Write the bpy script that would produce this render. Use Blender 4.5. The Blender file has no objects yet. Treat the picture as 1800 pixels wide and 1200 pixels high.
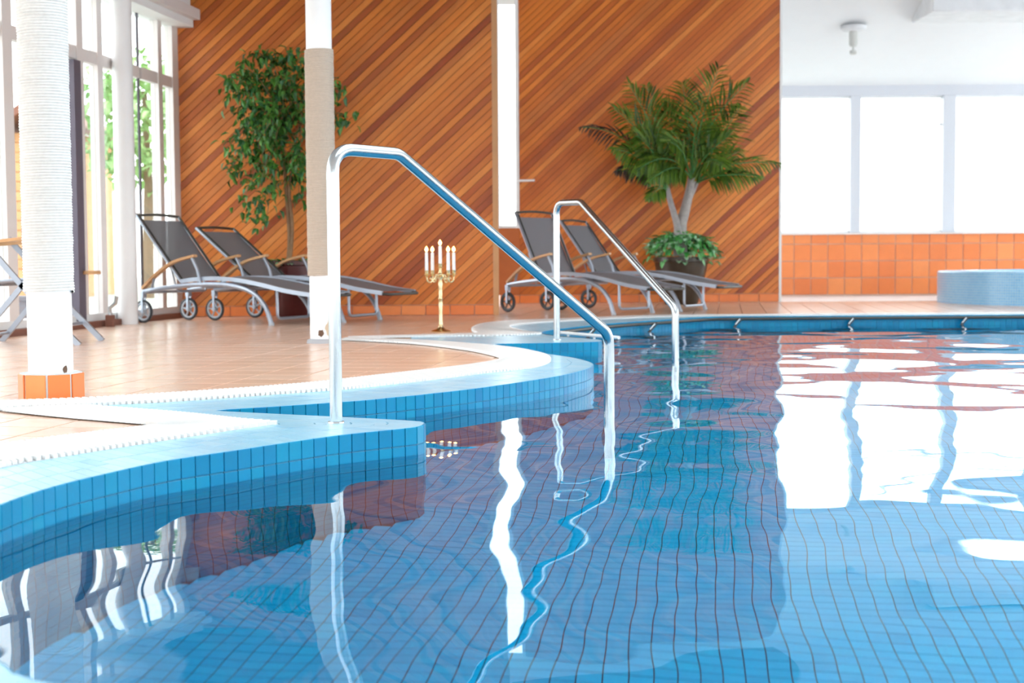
import bpy, bmesh, math, random
from mathutils import Vector, Matrix
from mathutils.geometry import tessellate_polygon
random.seed(11)
scene = bpy.context.scene
COL = scene.collection

# ------------------------------------------------------------------ camera
F = 2500.0
CAM_H = 0.558
PITCH = math.atan(146.0 / F)
ROLL = math.radians(-0.38)
CAM_R = Matrix.Rotation(math.pi / 2 - PITCH, 3, 'X') @ Matrix.Rotation(ROLL, 3, 'Z')
cam_data = bpy.data.cameras.new('camera')
cam_data.sensor_fit = 'HORIZONTAL'
cam_data.sensor_width = 36.0
cam_data.lens = 36.0 * F / 1800.0
cam_data.clip_end = 300
cam_data.clip_start = 0.05
cam_data.dof.use_dof = True
cam_data.dof.focus_distance = 5.3
cam_data.dof.aperture_fstop = 4.5
cam = bpy.data.objects.new('camera', cam_data)
COL.objects.link(cam)
cam.matrix_world = Matrix.Translation((0, 0, CAM_H)) @ CAM_R.to_4x4()
scene.camera = cam

# ------------------------------------------------------------------ world, light, exposure
world = bpy.data.worlds.new('overcast_sky')
scene.world = world
world.use_nodes = True
bg = world.node_tree.nodes['Background']
bg.inputs['Color'].default_value = (0.93, 0.97, 1.0, 1)
bg.inputs['Strength'].default_value = 6.0
vs = scene.view_settings
vs.view_transform = 'Standard'
vs.look = 'None'
vs.gamma = 1.0
vs.use_curve_mapping = False
vs.exposure = -0.4
cy = scene.cycles
cy.use_denoising = True
cy.max_bounces = 7
cy.diffuse_bounces = 3
cy.glossy_bounces = 3
cy.transmission_bounces = 5
cy.transparent_max_bounces = 12
cy.use_adaptive_sampling = True
cy.adaptive_threshold = 0.08
cy.adaptive_min_samples = 16
cy.sample_clamp_indirect = 12.0
cy.caustics_refractive = True
cy.caustics_reflective = True
cy.blur_glossy = 0.3

# ------------------------------------------------------------------ helpers
def ray(px, py):
    return CAM_R @ Vector(((px - 900) / F, -(py - 600) / F, -1.0))
def G(px, py, z=0.0):
    """floor point seen at a pixel of the photograph"""
    d = ray(px, py)
    t = (z - CAM_H) / d.z
    return Vector((d.x * t, d.y * t, z))
def D(px, py, Y):
    """point seen at a pixel on the vertical plane at distance Y"""
    d = ray(px, py)
    t = Y / d.y
    return Vector((d.x * t, Y, CAM_H + d.z * t))

def setprops(o, label=None, cat=None, group=None, kind=None):
    if label: o['label'] = label
    if cat: o['category'] = cat
    if group: o['group'] = group
    if kind: o['kind'] = kind
    return o
def link(name, me, mat=None, parent=None):
    o = bpy.data.objects.new(name, me)
    COL.objects.link(o)
    if mat is not None and len(me.materials) == 0:
        me.materials.append(mat)
    if parent is not None:
        o.parent = parent
    return o
def empty(name, loc=(0, 0, 0), rz=0.0):
    o = bpy.data.objects.new(name, None)
    o.empty_display_size = 0.1
    COL.objects.link(o)
    o.location = loc
    o.rotation_euler = (0, 0, rz)
    return o

class MB:
    """collects shapes into one mesh"""
    def __init__(self):
        self.v = []; self.f = []
    def add(self, verts, faces):
        n = len(self.v)
        self.v += [tuple(p) for p in verts]
        self.f += [tuple(i + n for i in f) for f in faces]
        return self
    def box(self, lo, hi, M=None):
        x0, y0, z0 = lo; x1, y1, z1 = hi
        vs = [Vector(p) for p in ((x0,y0,z0),(x1,y0,z0),(x1,y1,z0),(x0,y1,z0),(x0,y0,z1),(x1,y0,z1),(x1,y1,z1),(x0,y1,z1))]
        if M is not None: vs = [M @ p for p in vs]
        return self.add(vs, [(0,3,2,1),(4,5,6,7),(0,1,5,4),(1,2,6,5),(2,3,7,6),(3,0,4,7)])
    def bbox(self, lo, hi, b=0.004, M=None):
        """box with chamfered top and side edges (all 12)"""
        bm = bmesh.new()
        bmesh.ops.create_cube(bm, size=1.0)
        c = [(lo[i] + hi[i]) / 2 for i in range(3)]; s = [hi[i] - lo[i] for i in range(3)]
        for v in bm.verts: v.co = Vector([c[i] + v.co[i] * s[i] for i in range(3)])
        bmesh.ops.bevel(bm, geom=bm.edges[:], offset=b, segments=1, affect='EDGES')
        bm.verts.index_update()
        vs = [v.co.copy() if M is None else M @ v.co for v in bm.verts]
        fs = [[v.index for v in f.verts] for f in bm.faces]
        bm.free()
        return self.add(vs, fs)
    def prism(self, poly, axis_dir, ):
        """extrude a planar polygon (list of Vectors) along a vector"""
        n = len(poly); d = Vector(axis_dir)
        vs = list(poly) + [p + d for p in poly]
        fs = [tuple(range(n))[::-1], tuple(range(n, 2 * n))]
        fs += [(i, (i + 1) % n, n + (i + 1) % n, n + i) for i in range(n)]
        return self.add(vs, fs)
    def tube(self, pts, r, n=10, caps=True, closed=False):
        pts = [Vector(p) for p in pts]
        m = len(pts)
        rs = r if isinstance(r, (list, tuple)) else [r] * m
        tans = []
        for i in range(m):
            if closed: t = pts[(i + 1) % m] - pts[i - 1]
            else: t = pts[min(i + 1, m - 1)] - pts[max(i - 1, 0)]
            tans.append(t.normalized())
        ref = Vector((0, 0, 1)) if abs(tans[0].z) < 0.9 else Vector((1, 0, 0))
        nrm = (ref - tans[0] * ref.dot(tans[0])).normalized()
        vs = []
        for i in range(m):
            t = tans[i]
            nrm = (nrm - t * nrm.dot(t))
            nrm = nrm.normalized() if nrm.length > 1e-6 else t.orthogonal().normalized()
            b = t.cross(nrm)
            for k in range(n):
                a = 2 * math.pi * k / n
                vs.append(pts[i] + (nrm * math.cos(a) + b * math.sin(a)) * rs[i])
        fs = []
        for i in range(m if closed else m - 1):
            j = (i + 1) % m
            for k in range(n):
                fs.append((i * n + k, i * n + (k + 1) % n, j * n + (k + 1) % n, j * n + k))
        if caps and not closed:
            fs.append(tuple(range(n))[::-1]); fs.append(tuple(range((m - 1) * n, m * n)))
        return self.add(vs, fs)
    def lathe(self, prof, n=32, center=(0, 0, 0), cap=True, phase=0.0):
        cx, cy_, cz = center
        vs = []
        for (r, z) in prof:
            for k in range(n):
                a = 2 * math.pi * k / n + phase
                vs.append((cx + r * math.cos(a), cy_ + r * math.sin(a), cz + z))
        fs = []
        for i in range(len(prof) - 1):
            for k in range(n):
                fs.append((i * n + k, i * n + (k + 1) % n, (i + 1) * n + (k + 1) % n, (i + 1) * n + k))
        if cap:
            fs.append(tuple(range(n))[::-1]); m = (len(prof) - 1) * n
            fs.append(tuple(range(m, m + n)))
        return self.add(vs, fs)
    def ribbon(self, pts, w_dir, w, t):
        """flat bar following pts; w_dir width direction, w width, t thickness (vertical-ish)"""
        pts = [Vector(p) for p in pts]; wd = Vector(w_dir).normalized()
        vs = []; m = len(pts)
        for i in range(m):
            tg = (pts[min(i + 1, m - 1)] - pts[max(i - 1, 0)]).normalized()
            up = wd.cross(tg).normalized()
            for a, b in ((-1, -1), (1, -1), (1, 1), (-1, 1)):
                vs.append(pts[i] + wd * (a * w / 2) + up * (b * t / 2))
        fs = []
        for i in range(m - 1):
            for k in range(4):
                fs.append((i * 4 + k, i * 4 + (k + 1) % 4, (i + 1) * 4 + (k + 1) % 4, (i + 1) * 4 + k))
        fs.append((3, 2, 1, 0)); q = (m - 1) * 4
        fs.append((q, q + 1, q + 2, q + 3))
        return self.add(vs, fs)
    def mesh(self, name, smooth=False, fix=True):
        me = bpy.data.meshes.new(name)
        me.from_pydata(self.v, [], self.f)
        if fix:
            bm = bmesh.new(); bm.from_mesh(me)
            bmesh.ops.recalc_face_normals(bm, faces=bm.faces[:])
            bm.to_mesh(me); bm.free()
        if smooth:
            me.polygons.foreach_set('use_smooth', [True] * len(me.polygons))
            try: me.set_sharp_from_angle(angle=math.radians(40))
            except Exception: pass
        me.update()
        return me
    def build(self, name, mat, parent=None, smooth=False, fix=True):
        return link(name, self.mesh(name, smooth, fix), mat, parent)

def fillet(pts, rad, seg=7):
    pts = [Vector(p) for p in pts]
    out = [pts[0]]
    for i in range(1, len(pts) - 1):
        a, b, c = pts[i - 1], pts[i], pts[i + 1]
        u = (a - b).normalized(); v = (c - b).normalized()
        ang = u.angle(v)
        d = min(rad / math.tan(ang / 2), (a - b).length * 0.45, (c - b).length * 0.45)
        p0 = b + u * d; p1 = b + v * d
        for k in range(seg + 1):
            t = k / seg
            out.append(p0 * (1 - t) ** 2 + b * 2 * t * (1 - t) + p1 * t * t)
    out.append(pts[-1])
    return out
def catmull(pts, sub=8):
    pts = [Vector(p) for p in pts]
    out = []
    n = len(pts)
    for i in range(n - 1):
        p0 = pts[max(i - 1, 0)]; p1 = pts[i]; p2 = pts[i + 1]; p3 = pts[min(i + 2, n - 1)]
        for k in range(sub):
            t = k / sub
            out.append(0.5 * ((2 * p1) + (p2 - p0) * t + (2 * p0 - 5 * p1 + 4 * p2 - p3) * t * t + (3 * p1 - p0 - 3 * p2 + p3) * t ** 3))
    out.append(pts[-1])
    return out

# ------------------------------------------------------------------ materials
def new_mat(name):
    m = bpy.data.materials.new(name); m.use_nodes = True
    nt = m.node_tree
    return m, nt, nt.nodes['Principled BSDF']
def varied(name, cols, rough=0.5, noise_scale=6.0, noise_amt=0.15, metallic=0.0, bump=0.0, bump_scale=40.0,
           spec=0.5, coat=0.0, stretch=None, coords='Object'):
    """colour picked per piece from a ramp, with fine noise on top"""
    m, nt, p = new_mat(name)
    N, L = nt.nodes, nt.links
    info = N.new('ShaderNodeObjectInfo'); geo = N.new('ShaderNodeNewGeometry')
    add = N.new('ShaderNodeMath'); add.operation = 'ADD'
    L.new(info.outputs['Random'], add.inputs[0]); L.new(geo.outputs['Random Per Island'], add.inputs[1])
    fr = N.new('ShaderNodeMath'); fr.operation = 'FRACT'; L.new(add.outputs[0], fr.inputs[0])
    ramp = N.new('ShaderNodeValToRGB')
    els = ramp.color_ramp.elements
    cols = list(cols) if len(cols) > 1 else [cols[0], cols[0]]
    while len(els) < len(cols): els.new(0.5)
    for i, c in enumerate(cols):
        els[i].position = i / max(len(cols) - 1, 1); els[i].color = (*c, 1)
    L.new(fr.outputs[0], ramp.inputs[0])
    tc = N.new('ShaderNodeTexCoord'); mp = N.new('ShaderNodeMapping')
    if stretch: mp.inputs['Scale'].default_value = stretch
    L.new(tc.outputs[coords], mp.inputs[0])
    nz = N.new('ShaderNodeTexNoise'); nz.inputs['Scale'].default_value = noise_scale; nz.inputs['Detail'].default_value = 4
    L.new(mp.outputs[0], nz.inputs['Vector'])
    mr = N.new('ShaderNodeMapRange'); mr.inputs['To Min'].default_value = 1 - noise_amt; mr.inputs['To Max'].default_value = 1 + noise_amt
    L.new(nz.outputs['Fac'], mr.inputs['Value'])
    mul = N.new('ShaderNodeVectorMath'); mul.operation = 'SCALE'
    L.new(ramp.outputs['Color'], mul.inputs[0]); L.new(mr.outputs[0], mul.inputs['Scale'])
    L.new(mul.outputs[0], p.inputs['Base Color'])
    p.inputs['Roughness'].default_value = rough
    p.inputs['Metallic'].default_value = metallic
    p.inputs['Specular IOR Level'].default_value = spec
    p.inputs['Coat Weight'].default_value = coat
    if bump:
        nb = N.new('ShaderNodeTexNoise'); nb.inputs['Scale'].default_value = bump_scale
        L.new(mp.outputs[0], nb.inputs['Vector'])
        b = N.new('ShaderNodeBump'); b.inputs['Strength'].default_value = bump; b.inputs['Distance'].default_value = 0.01
        L.new(nb.outputs['Fac'], b.inputs['Height']); L.new(b.outputs[0], p.inputs['Normal'])
    return m

M_WOOD = varied('cedar_board', [(0.44, 0.085, 0.008), (0.68, 0.185, 0.02), (0.75, 0.225, 0.03), (0.55, 0.125, 0.013), (0.8, 0.265, 0.045), (0.33, 0.052, 0.007), (0.7, 0.195, 0.022)],
                rough=0.42, noise_scale=3.0, noise_amt=0.28, stretch=(1, 6, 6), bump=0.1, bump_scale=8)
M_ADDED_TIMBER = varied('added_timber', [(0.3, 0.1, 0.03)], rough=0.6, stretch=(1, 8, 1), noise_amt=0.25)  # dark brown for the added shading ceilings and the unseen upper wall
M_WOODBACK = varied('wall_backing', [(0.12, 0.035, 0.01)], rough=0.8)
M_TERRA = varied('terracotta_tile', [(0.78, 0.18, 0.035), (0.88, 0.25, 0.06), (0.82, 0.2, 0.04), (0.9, 0.29, 0.08)], rough=0.35, noise_scale=10, noise_amt=0.08)
M_GROUT = varied('pale_grout', [(0.72, 0.5, 0.4)], rough=0.8)
M_DECK = varied('deck_tile', [(0.76, 0.49, 0.36), (0.8, 0.54, 0.41), (0.78, 0.51, 0.38), (0.82, 0.57, 0.44)], rough=0.22, noise_scale=5, noise_amt=0.1, bump=0.05, bump_scale=30)
M_DECKG = varied('deck_grout', [(0.56, 0.36, 0.27)], rough=0.85)
M_WHITE = varied('white_paint', [(0.86, 0.86, 0.87)], rough=0.5, noise_amt=0.02)
M_COLUMN = varied('white_column_paint', [(0.88, 0.88, 0.9)], rough=0.4, noise_amt=0.03)
M_FRAME = varied('window_frame_paint', [(0.8, 0.74, 0.72)], rough=0.45, noise_amt=0.03)
M_POST = varied('grey_white_post', [(0.66, 0.67, 0.73)], rough=0.5, noise_amt=0.02)
M_CEIL = varied('ceiling_plaster', [(0.82, 0.82, 0.84)], rough=0.8, noise_amt=0.02)
M_DARKFRAME = varied('dark_door_frame', [(0.12, 0.1, 0.14)], rough=0.5)
M_ROPE = varied('white_rope', [(0.8, 0.79, 0.78), (0.74, 0.72, 0.7)], rough=0.85, noise_scale=60, noise_amt=0.12)
M_ROPETAN = varied('tan_rope', [(0.56, 0.46, 0.38)], rough=0.85, noise_scale=60, noise_amt=0.12)
M_STEEL = varied('stainless_steel', [(0.5, 0.54, 0.57)], rough=0.2, metallic=1.0, noise_amt=0.04)
M_ALU = varied('grey_aluminium', [(0.4, 0.44, 0.52)], rough=0.35, metallic=0.7, noise_amt=0.05)
M_DARKTUBE = varied('dark_tube', [(0.055, 0.055, 0.05)], rough=0.4)
M_TEAK = varied('teak_arm', [(0.62, 0.33, 0.15), (0.7, 0.4, 0.2)], rough=0.5, noise_scale=20, noise_amt=0.2)
M_RUBBER = varied('black_rubber', [(0.03, 0.035, 0.045)], rough=0.6)
M_HUB = varied('grey_wheel_plastic', [(0.42, 0.45, 0.5)], rough=0.45)
M_BRASS = varied('polished_brass', [(0.72, 0.58, 0.34)], rough=0.25, metallic=1.0)
M_WAX = varied('white_wax', [(0.85, 0.84, 0.86)], rough=0.45)
M_WICK = varied('burnt_wick', [(0.03, 0.02, 0.02)], rough=0.9)
M_GRATE = varied('white_grating', [(0.86, 0.87, 0.88), (0.9, 0.9, 0.9)], rough=0.4, noise_amt=0.03)
M_CHANNEL = varied('channel_grey', [(0.66, 0.72, 0.76)], rough=0.7)
M_RIM = varied('pale_blue_rim_tile', [(0.33, 0.65, 0.86), (0.36, 0.68, 0.88), (0.4, 0.7, 0.88), (0.3, 0.62, 0.85)], rough=0.26, noise_scale=12, noise_amt=0.08, bump=0.05)
M_RIMG = varied('rim_grout', [(0.3, 0.5, 0.6)], rough=0.8)
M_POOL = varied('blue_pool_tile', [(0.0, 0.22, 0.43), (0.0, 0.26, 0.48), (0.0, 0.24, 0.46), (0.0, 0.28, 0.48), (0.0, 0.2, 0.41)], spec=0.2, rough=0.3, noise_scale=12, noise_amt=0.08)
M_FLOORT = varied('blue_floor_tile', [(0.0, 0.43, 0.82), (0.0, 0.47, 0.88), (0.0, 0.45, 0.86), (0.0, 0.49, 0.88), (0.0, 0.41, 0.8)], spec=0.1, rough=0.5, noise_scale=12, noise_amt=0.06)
M_POOLG = varied('pool_grout', [(0.0, 0.05, 0.13)], rough=0.8)
M_LEAF = varied('ficus_leaf', [(0.03, 0.13, 0.02), (0.06, 0.22, 0.03), (0.11, 0.3, 0.05), (0.02, 0.09, 0.02), (0.05, 0.2, 0.08)], rough=0.35, noise_amt=0.2)
M_PALM = varied('palm_leaflet', [(0.03, 0.08, 0.008), (0.07, 0.16, 0.012), (0.12, 0.24, 0.02), (0.15, 0.25, 0.03)], rough=0.4, noise_amt=0.2)
M_PALMDRY = varied('dry_palm_leaflet', [(0.05, 0.035, 0.03), (0.09, 0.06, 0.04)], rough=0.6)
M_PALMSTEM = varied('palm_stem', [(0.36, 0.33, 0.33), (0.42, 0.38, 0.36)], rough=0.7, noise_scale=25, noise_amt=0.3)
M_GREENSTEM = varied('green_stalk', [(0.07, 0.26, 0.07)], rough=0.5)
M_BARK = varied('ficus_bark', [(0.3, 0.17, 0.09)], rough=0.85, noise_scale=30, noise_amt=0.4, bump=0.4)
M_VARIEG = varied('variegated_leaf', [(0.06, 0.36, 0.07), (0.14, 0.52, 0.14), (0.62, 0.88, 0.66), (0.04, 0.24, 0.06), (0.24, 0.62, 0.24)], rough=0.35)
M_POTRED = varied('dark_red_glaze', [(0.09, 0.012, 0.012)], rough=0.3, noise_amt=0.3)
M_POTDARK = varied('dark_olive_glaze', [(0.045, 0.03, 0.018)], rough=0.3, noise_amt=0.35, noise_scale=14)
M_SOIL = varied('potting_soil', [(0.04, 0.025, 0.015)], rough=1.0, bump=0.5)
M_KERB = varied('brown_kerb', [(0.22, 0.085, 0.055)], rough=0.6)
M_WALLORANGE = varied('orange_panel', [(0.5, 0.13, 0.03)], rough=0.5)
M_RUST = varied('rust_patch', [(0.16, 0.09, 0.06)], rough=0.9, noise_amt=0.4, noise_scale=50)
M_FLANGE = varied('grey_flange', [(0.42, 0.42, 0.45)], rough=0.7)
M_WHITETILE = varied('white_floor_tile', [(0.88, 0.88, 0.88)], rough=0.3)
M_GRASS = varied('paled_lawn', [(0.5, 0.52, 0.47)], rough=0.9, noise_amt=0.2)  # lawn paled so its bounce does not tint the ceiling green
M_TREELEAF = varied('garden_foliage', [(0.22, 0.42, 0.14), (0.3, 0.5, 0.2), (0.4, 0.58, 0.28)], rough=0.6)
M_TRUNK = varied('garden_trunk', [(0.2, 0.15, 0.1)], rough=0.9)
M_TIMBER = varied('garden_house_board', [(0.6, 0.3, 0.14), (0.66, 0.34, 0.16)], rough=0.7)
M_GREYBOX = varied('grey_planter', [(0.2, 0.19, 0.22)], rough=0.7)
M_LAMP = varied('lamp_housing', [(0.62, 0.62, 0.6)], rough=0.5)
M_DUCT = varied('duct_paint', [(0.74, 0.74, 0.77)], rough=0.6)

def fabric_mat():
    m, nt, p = new_mat('grey_mesh_fabric')
    N, L = nt.nodes, nt.links
    p.inputs['Base Color'].default_value = (0.2, 0.2, 0.225, 1)
    p.inputs['Roughness'].default_value = 0.6
    tr = N.new('ShaderNodeBsdfTransparent')
    mix = N.new('ShaderNodeMixShader')
    tc = N.new('ShaderNodeTexCoord')
    ck = N.new('ShaderNodeTexChecker'); ck.inputs['Scale'].default_value = 260
    L.new(tc.outputs['Object'], ck.inputs['Vector'])
    mr = N.new('ShaderNodeMapRange'); mr.inputs['To Min'].default_value = 0.02; mr.inputs['To Max'].default_value = 0.3
    L.new(ck.outputs['Fac'], mr.inputs['Value']); L.new(mr.outputs[0], mix.inputs[0])
    out = N['Material Output']
    L.new(p.outputs[0], mix.inputs[1]); L.new(tr.outputs[0], mix.inputs[2]); L.new(mix.outputs[0], out.inputs['Surface'])
    return m
M_FABRIC = fabric_mat()
def glass_mat():
    m, nt, p = new_mat('window_glass')
    N, L = nt.nodes, nt.links
    N.remove(p)
    gl = N.new('ShaderNodeBsdfGlossy'); gl.inputs['Roughness'].default_value = 0.0
    tr = N.new('ShaderNodeBsdfTransparent'); tr.inputs['Color'].default_value = (0.96, 0.98, 0.97, 1)
    lw = N.new('ShaderNodeLayerWeight'); lw.inputs['Blend'].default_value = 0.5
    pw_ = N.new('ShaderNodeMath'); pw_.operation = 'POWER'; pw_.inputs[1].default_value = 5.0
    L.new(lw.outputs['Facing'], pw_.inputs[0])
    fz = N.new('ShaderNodeMapRange'); fz.inputs['To Min'].default_value = 0.03; fz.inputs['To Max'].default_value = 0.7
    L.new(pw_.outputs[0], fz.inputs['Value'])
    mix = N.new('ShaderNodeMixShader')
    L.new(fz.outputs[0], mix.inputs[0]); L.new(tr.outputs[0], mix.inputs[1]); L.new(gl.outputs[0], mix.inputs[2])
    L.new(mix.outputs[0], N['Material Output'].inputs['Surface'])
    return m
M_GLASS = glass_mat()
def water_mat():
    m, nt, p = new_mat('pool_water')
    p.inputs['Base Color'].default_value = (0.93, 0.99, 1.0, 1)
    p.inputs['Roughness'].default_value = 0.0
    p.inputs['IOR'].default_value = 1.333
    p.inputs['Transmission Weight'].default_value = 1.0
    return m
M_WATER = water_mat()
def flame_mat():
    m, nt, p = new_mat('candle_flame')
    p.inputs['Base Color'].default_value = (0, 0, 0, 1)
    p.inputs['Emission Color'].default_value = (1.0, 0.55, 0.14, 1)
    p.inputs['Emission Strength'].default_value = 22.0
    return m
M_FLAME = flame_mat()
def tile_wall_mat(name, c1, c2, cm, w, h, mortar):
    """small tiles by UV in metres, where they are too far or too deep to tell apart"""
    m, nt, p = new_mat(name)
    N, L = nt.nodes, nt.links
    uv = N.new('ShaderNodeTexCoord')
    br = N.new('ShaderNodeTexBrick'); br.offset = 0.0
    br.inputs['Color1'].default_value = (*c1, 1); br.inputs['Color2'].default_value = (*c2, 1); br.inputs['Mortar'].default_value = (*cm, 1)
    br.inputs['Scale'].default_value = 1.0; br.inputs['Mortar Size'].default_value = mortar
    br.inputs['Brick Width'].default_value = w; br.inputs['Row Height'].default_value = h
    L.new(uv.outputs['UV'], br.inputs['Vector']); L.new(br.outputs['Color'], p.inputs['Base Color'])
    p.inputs['Roughness'].default_value = 0.25
    return m
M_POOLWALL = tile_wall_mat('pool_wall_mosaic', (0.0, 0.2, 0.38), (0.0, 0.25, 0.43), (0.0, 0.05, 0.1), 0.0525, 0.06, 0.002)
M_TUB = tile_wall_mat('tub_mosaic', (0.2, 0.5, 0.82), (0.25, 0.56, 0.86), (0.45, 0.65, 0.8), 0.03, 0.03, 0.0025)

# ================================================================== THE SETTING
DECK_Z = 0.0
WATER_Z = -0.085
POOL_Z = -1.15
WALL1_Y, WALL2_Y, WALL3_Y = 14.1, 17.6, 19.9
# ---- shoreline: pairs (water edge, inner side of the rim)
def V2(x, y): return Vector((x, y, 0))
FAR_Y = 13.25
RIGHT_X = 8.8
rim_pairs = [
    (V2(0.5, 1.3), V2(0.4, 1.0)), (V2(0.0, 1.53), V2(-0.13, 1.25)), (V2(-0.4, 1.73), V2(-0.58, 1.48)),
    (G(55, 1200), V2(-0.85, 1.64)), (G(0, 1170), V2(-0.95, 1.74)), (V2(-0.9, 2.15), V2(-1.15, 2.0)),
    (V2(-1.05, 2.4), V2(-1.33, 2.3)), (V2(-1.14, 2.75), V2(-1.43, 2.75)), (V2(-1.165, 3.0), V2(-1.46, 3.1)),
    (G(0, 891), V2(-1.45, 3.4)), (G(93, 859), G(0, 826)), (G(198, 833), G(100, 808)), (G(297, 812), G(198, 792)),
    (G(416, 794), G(300, 776)), (G(500, 781), G(400, 760.5)), (G(600, 767), G(470, 750.5)), (G(690, 757.5), G(490, 748.2)),
    (G(733, 752.5), G(491, 747.9)), (G(746, 747), G(490, 747.4)), (G(736, 743), G(486, 746.8)), (G(633, 737), G(470, 745.5)),
    (G(500, 730.5), G(416, 741)), (G(430, 727), G(311, 730)), (G(377, 723.8), G(147, 717)),
    (G(430, 719.8), G(200, 714)), (G(500, 715.5), G(300, 709)), (G(600, 708.5), G(420, 700.5)), (G(667, 703), G(500, 694.5)),
    (G(833, 685), G(700, 677)), (G(967, 665), G(870, 656)), (G(1025, 652), G(940, 648)), (G(1042, 643), G(966, 639)),
    (G(1034, 637), G(967, 634)), (G(1004, 629.5), G(963, 628)), (G(956, 622.5), G(940, 621)), (G(905, 613), G(890, 612)),
    (G(872, 606.8), G(783, 603.3)), (G(868, 606), G(610, 596.5)),
    (G(885, 605.2), G(800, 592.6)), (G(950, 604), G(871, 592)), (G(1035, 602.3), G(950, 588.3)), (G(1056, 601), G(951, 587.9)),
    (G(1050, 598), G(950, 587.5)), (G(1000, 594), G(948, 587)), (G(965, 590), G(938, 586)), (G(952, 585), G(903, 580)),
    (G(972, 580.5), G(898, 574.5)), (G(1005, 576.3), G(945, 569)), (G(1060, 570.5), G(1010, 565)), (G(1110, 566.5), G(1085, 561.5)),
    (G(1165, 563), G(1150, 559)), (V2(1.85, FAR_Y - 0.06), V2(1.83, FAR_Y + 0.08)), (V2(2.4, FAR_Y), V2(2.4, FAR_Y + 0.13)),
    (V2(3.2, FAR_Y), V2(3.2, FAR_Y + 0.13)), (V2(RIGHT_X, FAR_Y), V2(RIGHT_X, FAR_Y + 0.13)),
]
shore_c = catmull([p[0] for p in rim_pairs], 12)
shore_g = catmull([p[1] for p in rim_pairs], 12)
# resample both at equal steps along the water edge
TW = 0.0525
def resample(a, b, step):
    ra, rb = [a[0]], [b[0]]
    acc = 0.0
    for i in range(len(a) - 1):
        seg = (a[i + 1] - a[i]).length
        if seg < 1e-7: continue
        pos = 0.0
        while acc + (seg - pos) >= step:
            pos += step - acc; acc = 0.0
            t = pos / seg
            ra.append(a[i].lerp(a[i + 1], t)); rb.append(b[i].lerp(b[i + 1], t))
        acc += seg - pos
    return ra, rb
shore, rim_in = resample(shore_c, shore_g, TW)
pool_poly = list(shore) + [V2(RIGHT_X, FAR_Y), V2(RIGHT_X, 1.0), V2(0.8, 1.0)]
rim_poly_in = rim_in

def inside(p, poly):
    x, y = p[0], p[1]
    c = False; n = len(poly); j = n - 1
    for i in range(n):
        xi, yi = poly[i][0], poly[i][1]; xj, yj = poly[j][0], poly[j][1]
        if (yi > y) != (yj > y) and x < (xj - xi) * (y - yi) / (yj - yi) + xi: c = not c
        j = i
    return c

def in_frame(p, mx=30):
    q = CAM_R.transposed() @ (Vector(p) - Vector((0, 0, CAM_H)))
    if q.z > -0.3: return False
    x = 900 + F * q.x / -q.z; y = 600 - F * q.y / -q.z
    return -mx < x < 1800 + mx and -mx < y < 1200 + mx

# ---- left glazed wall line
LW0 = Vector((-3.29, WALL1_Y, 0))                 # corner at the timber wall
LWD = Vector((-0.150, -0.9887, 0)).normalized()   # towards the camera
LWN = Vector((0.9887, -0.150, 0)).normalized()    # into the hall
def LW(s, z=0.0, off=0.0): return LW0 + LWD * s + LWN * off + Vector((0, 0, z))
def LWs(px):
    """distance along the glazed wall of the image column px (at eye level)"""
    d = ray(px, 456); k = d.x / d.y
    return (k * LW0.y - LW0.x) / (LWD.x - k * LWD.y)
LW_LEN = 17.0

# ---- floor slab with the pool cut out, tiles on top
room_outer = [LW(LW_LEN), V2(9.6, -2.6), V2(9.6, 20.1), V2(-3.29, 20.1), LW(0)]
polys = [[p.copy() for p in room_outer], [p.copy() for p in pool_poly]]
flat = polys[0] + polys[1]
tris = tessellate_polygon(polys)
floor = MB().add([(p.x, p.y, -0.012) for p in flat], tris).build('floor', M_DECKG, fix=False)
fm = floor.data
for pl in fm.polygons:
    if pl.normal.z < 0: pl.flip()
setprops(floor, 'terracotta tiled pool deck around the free-form pool', kind='structure')

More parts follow.
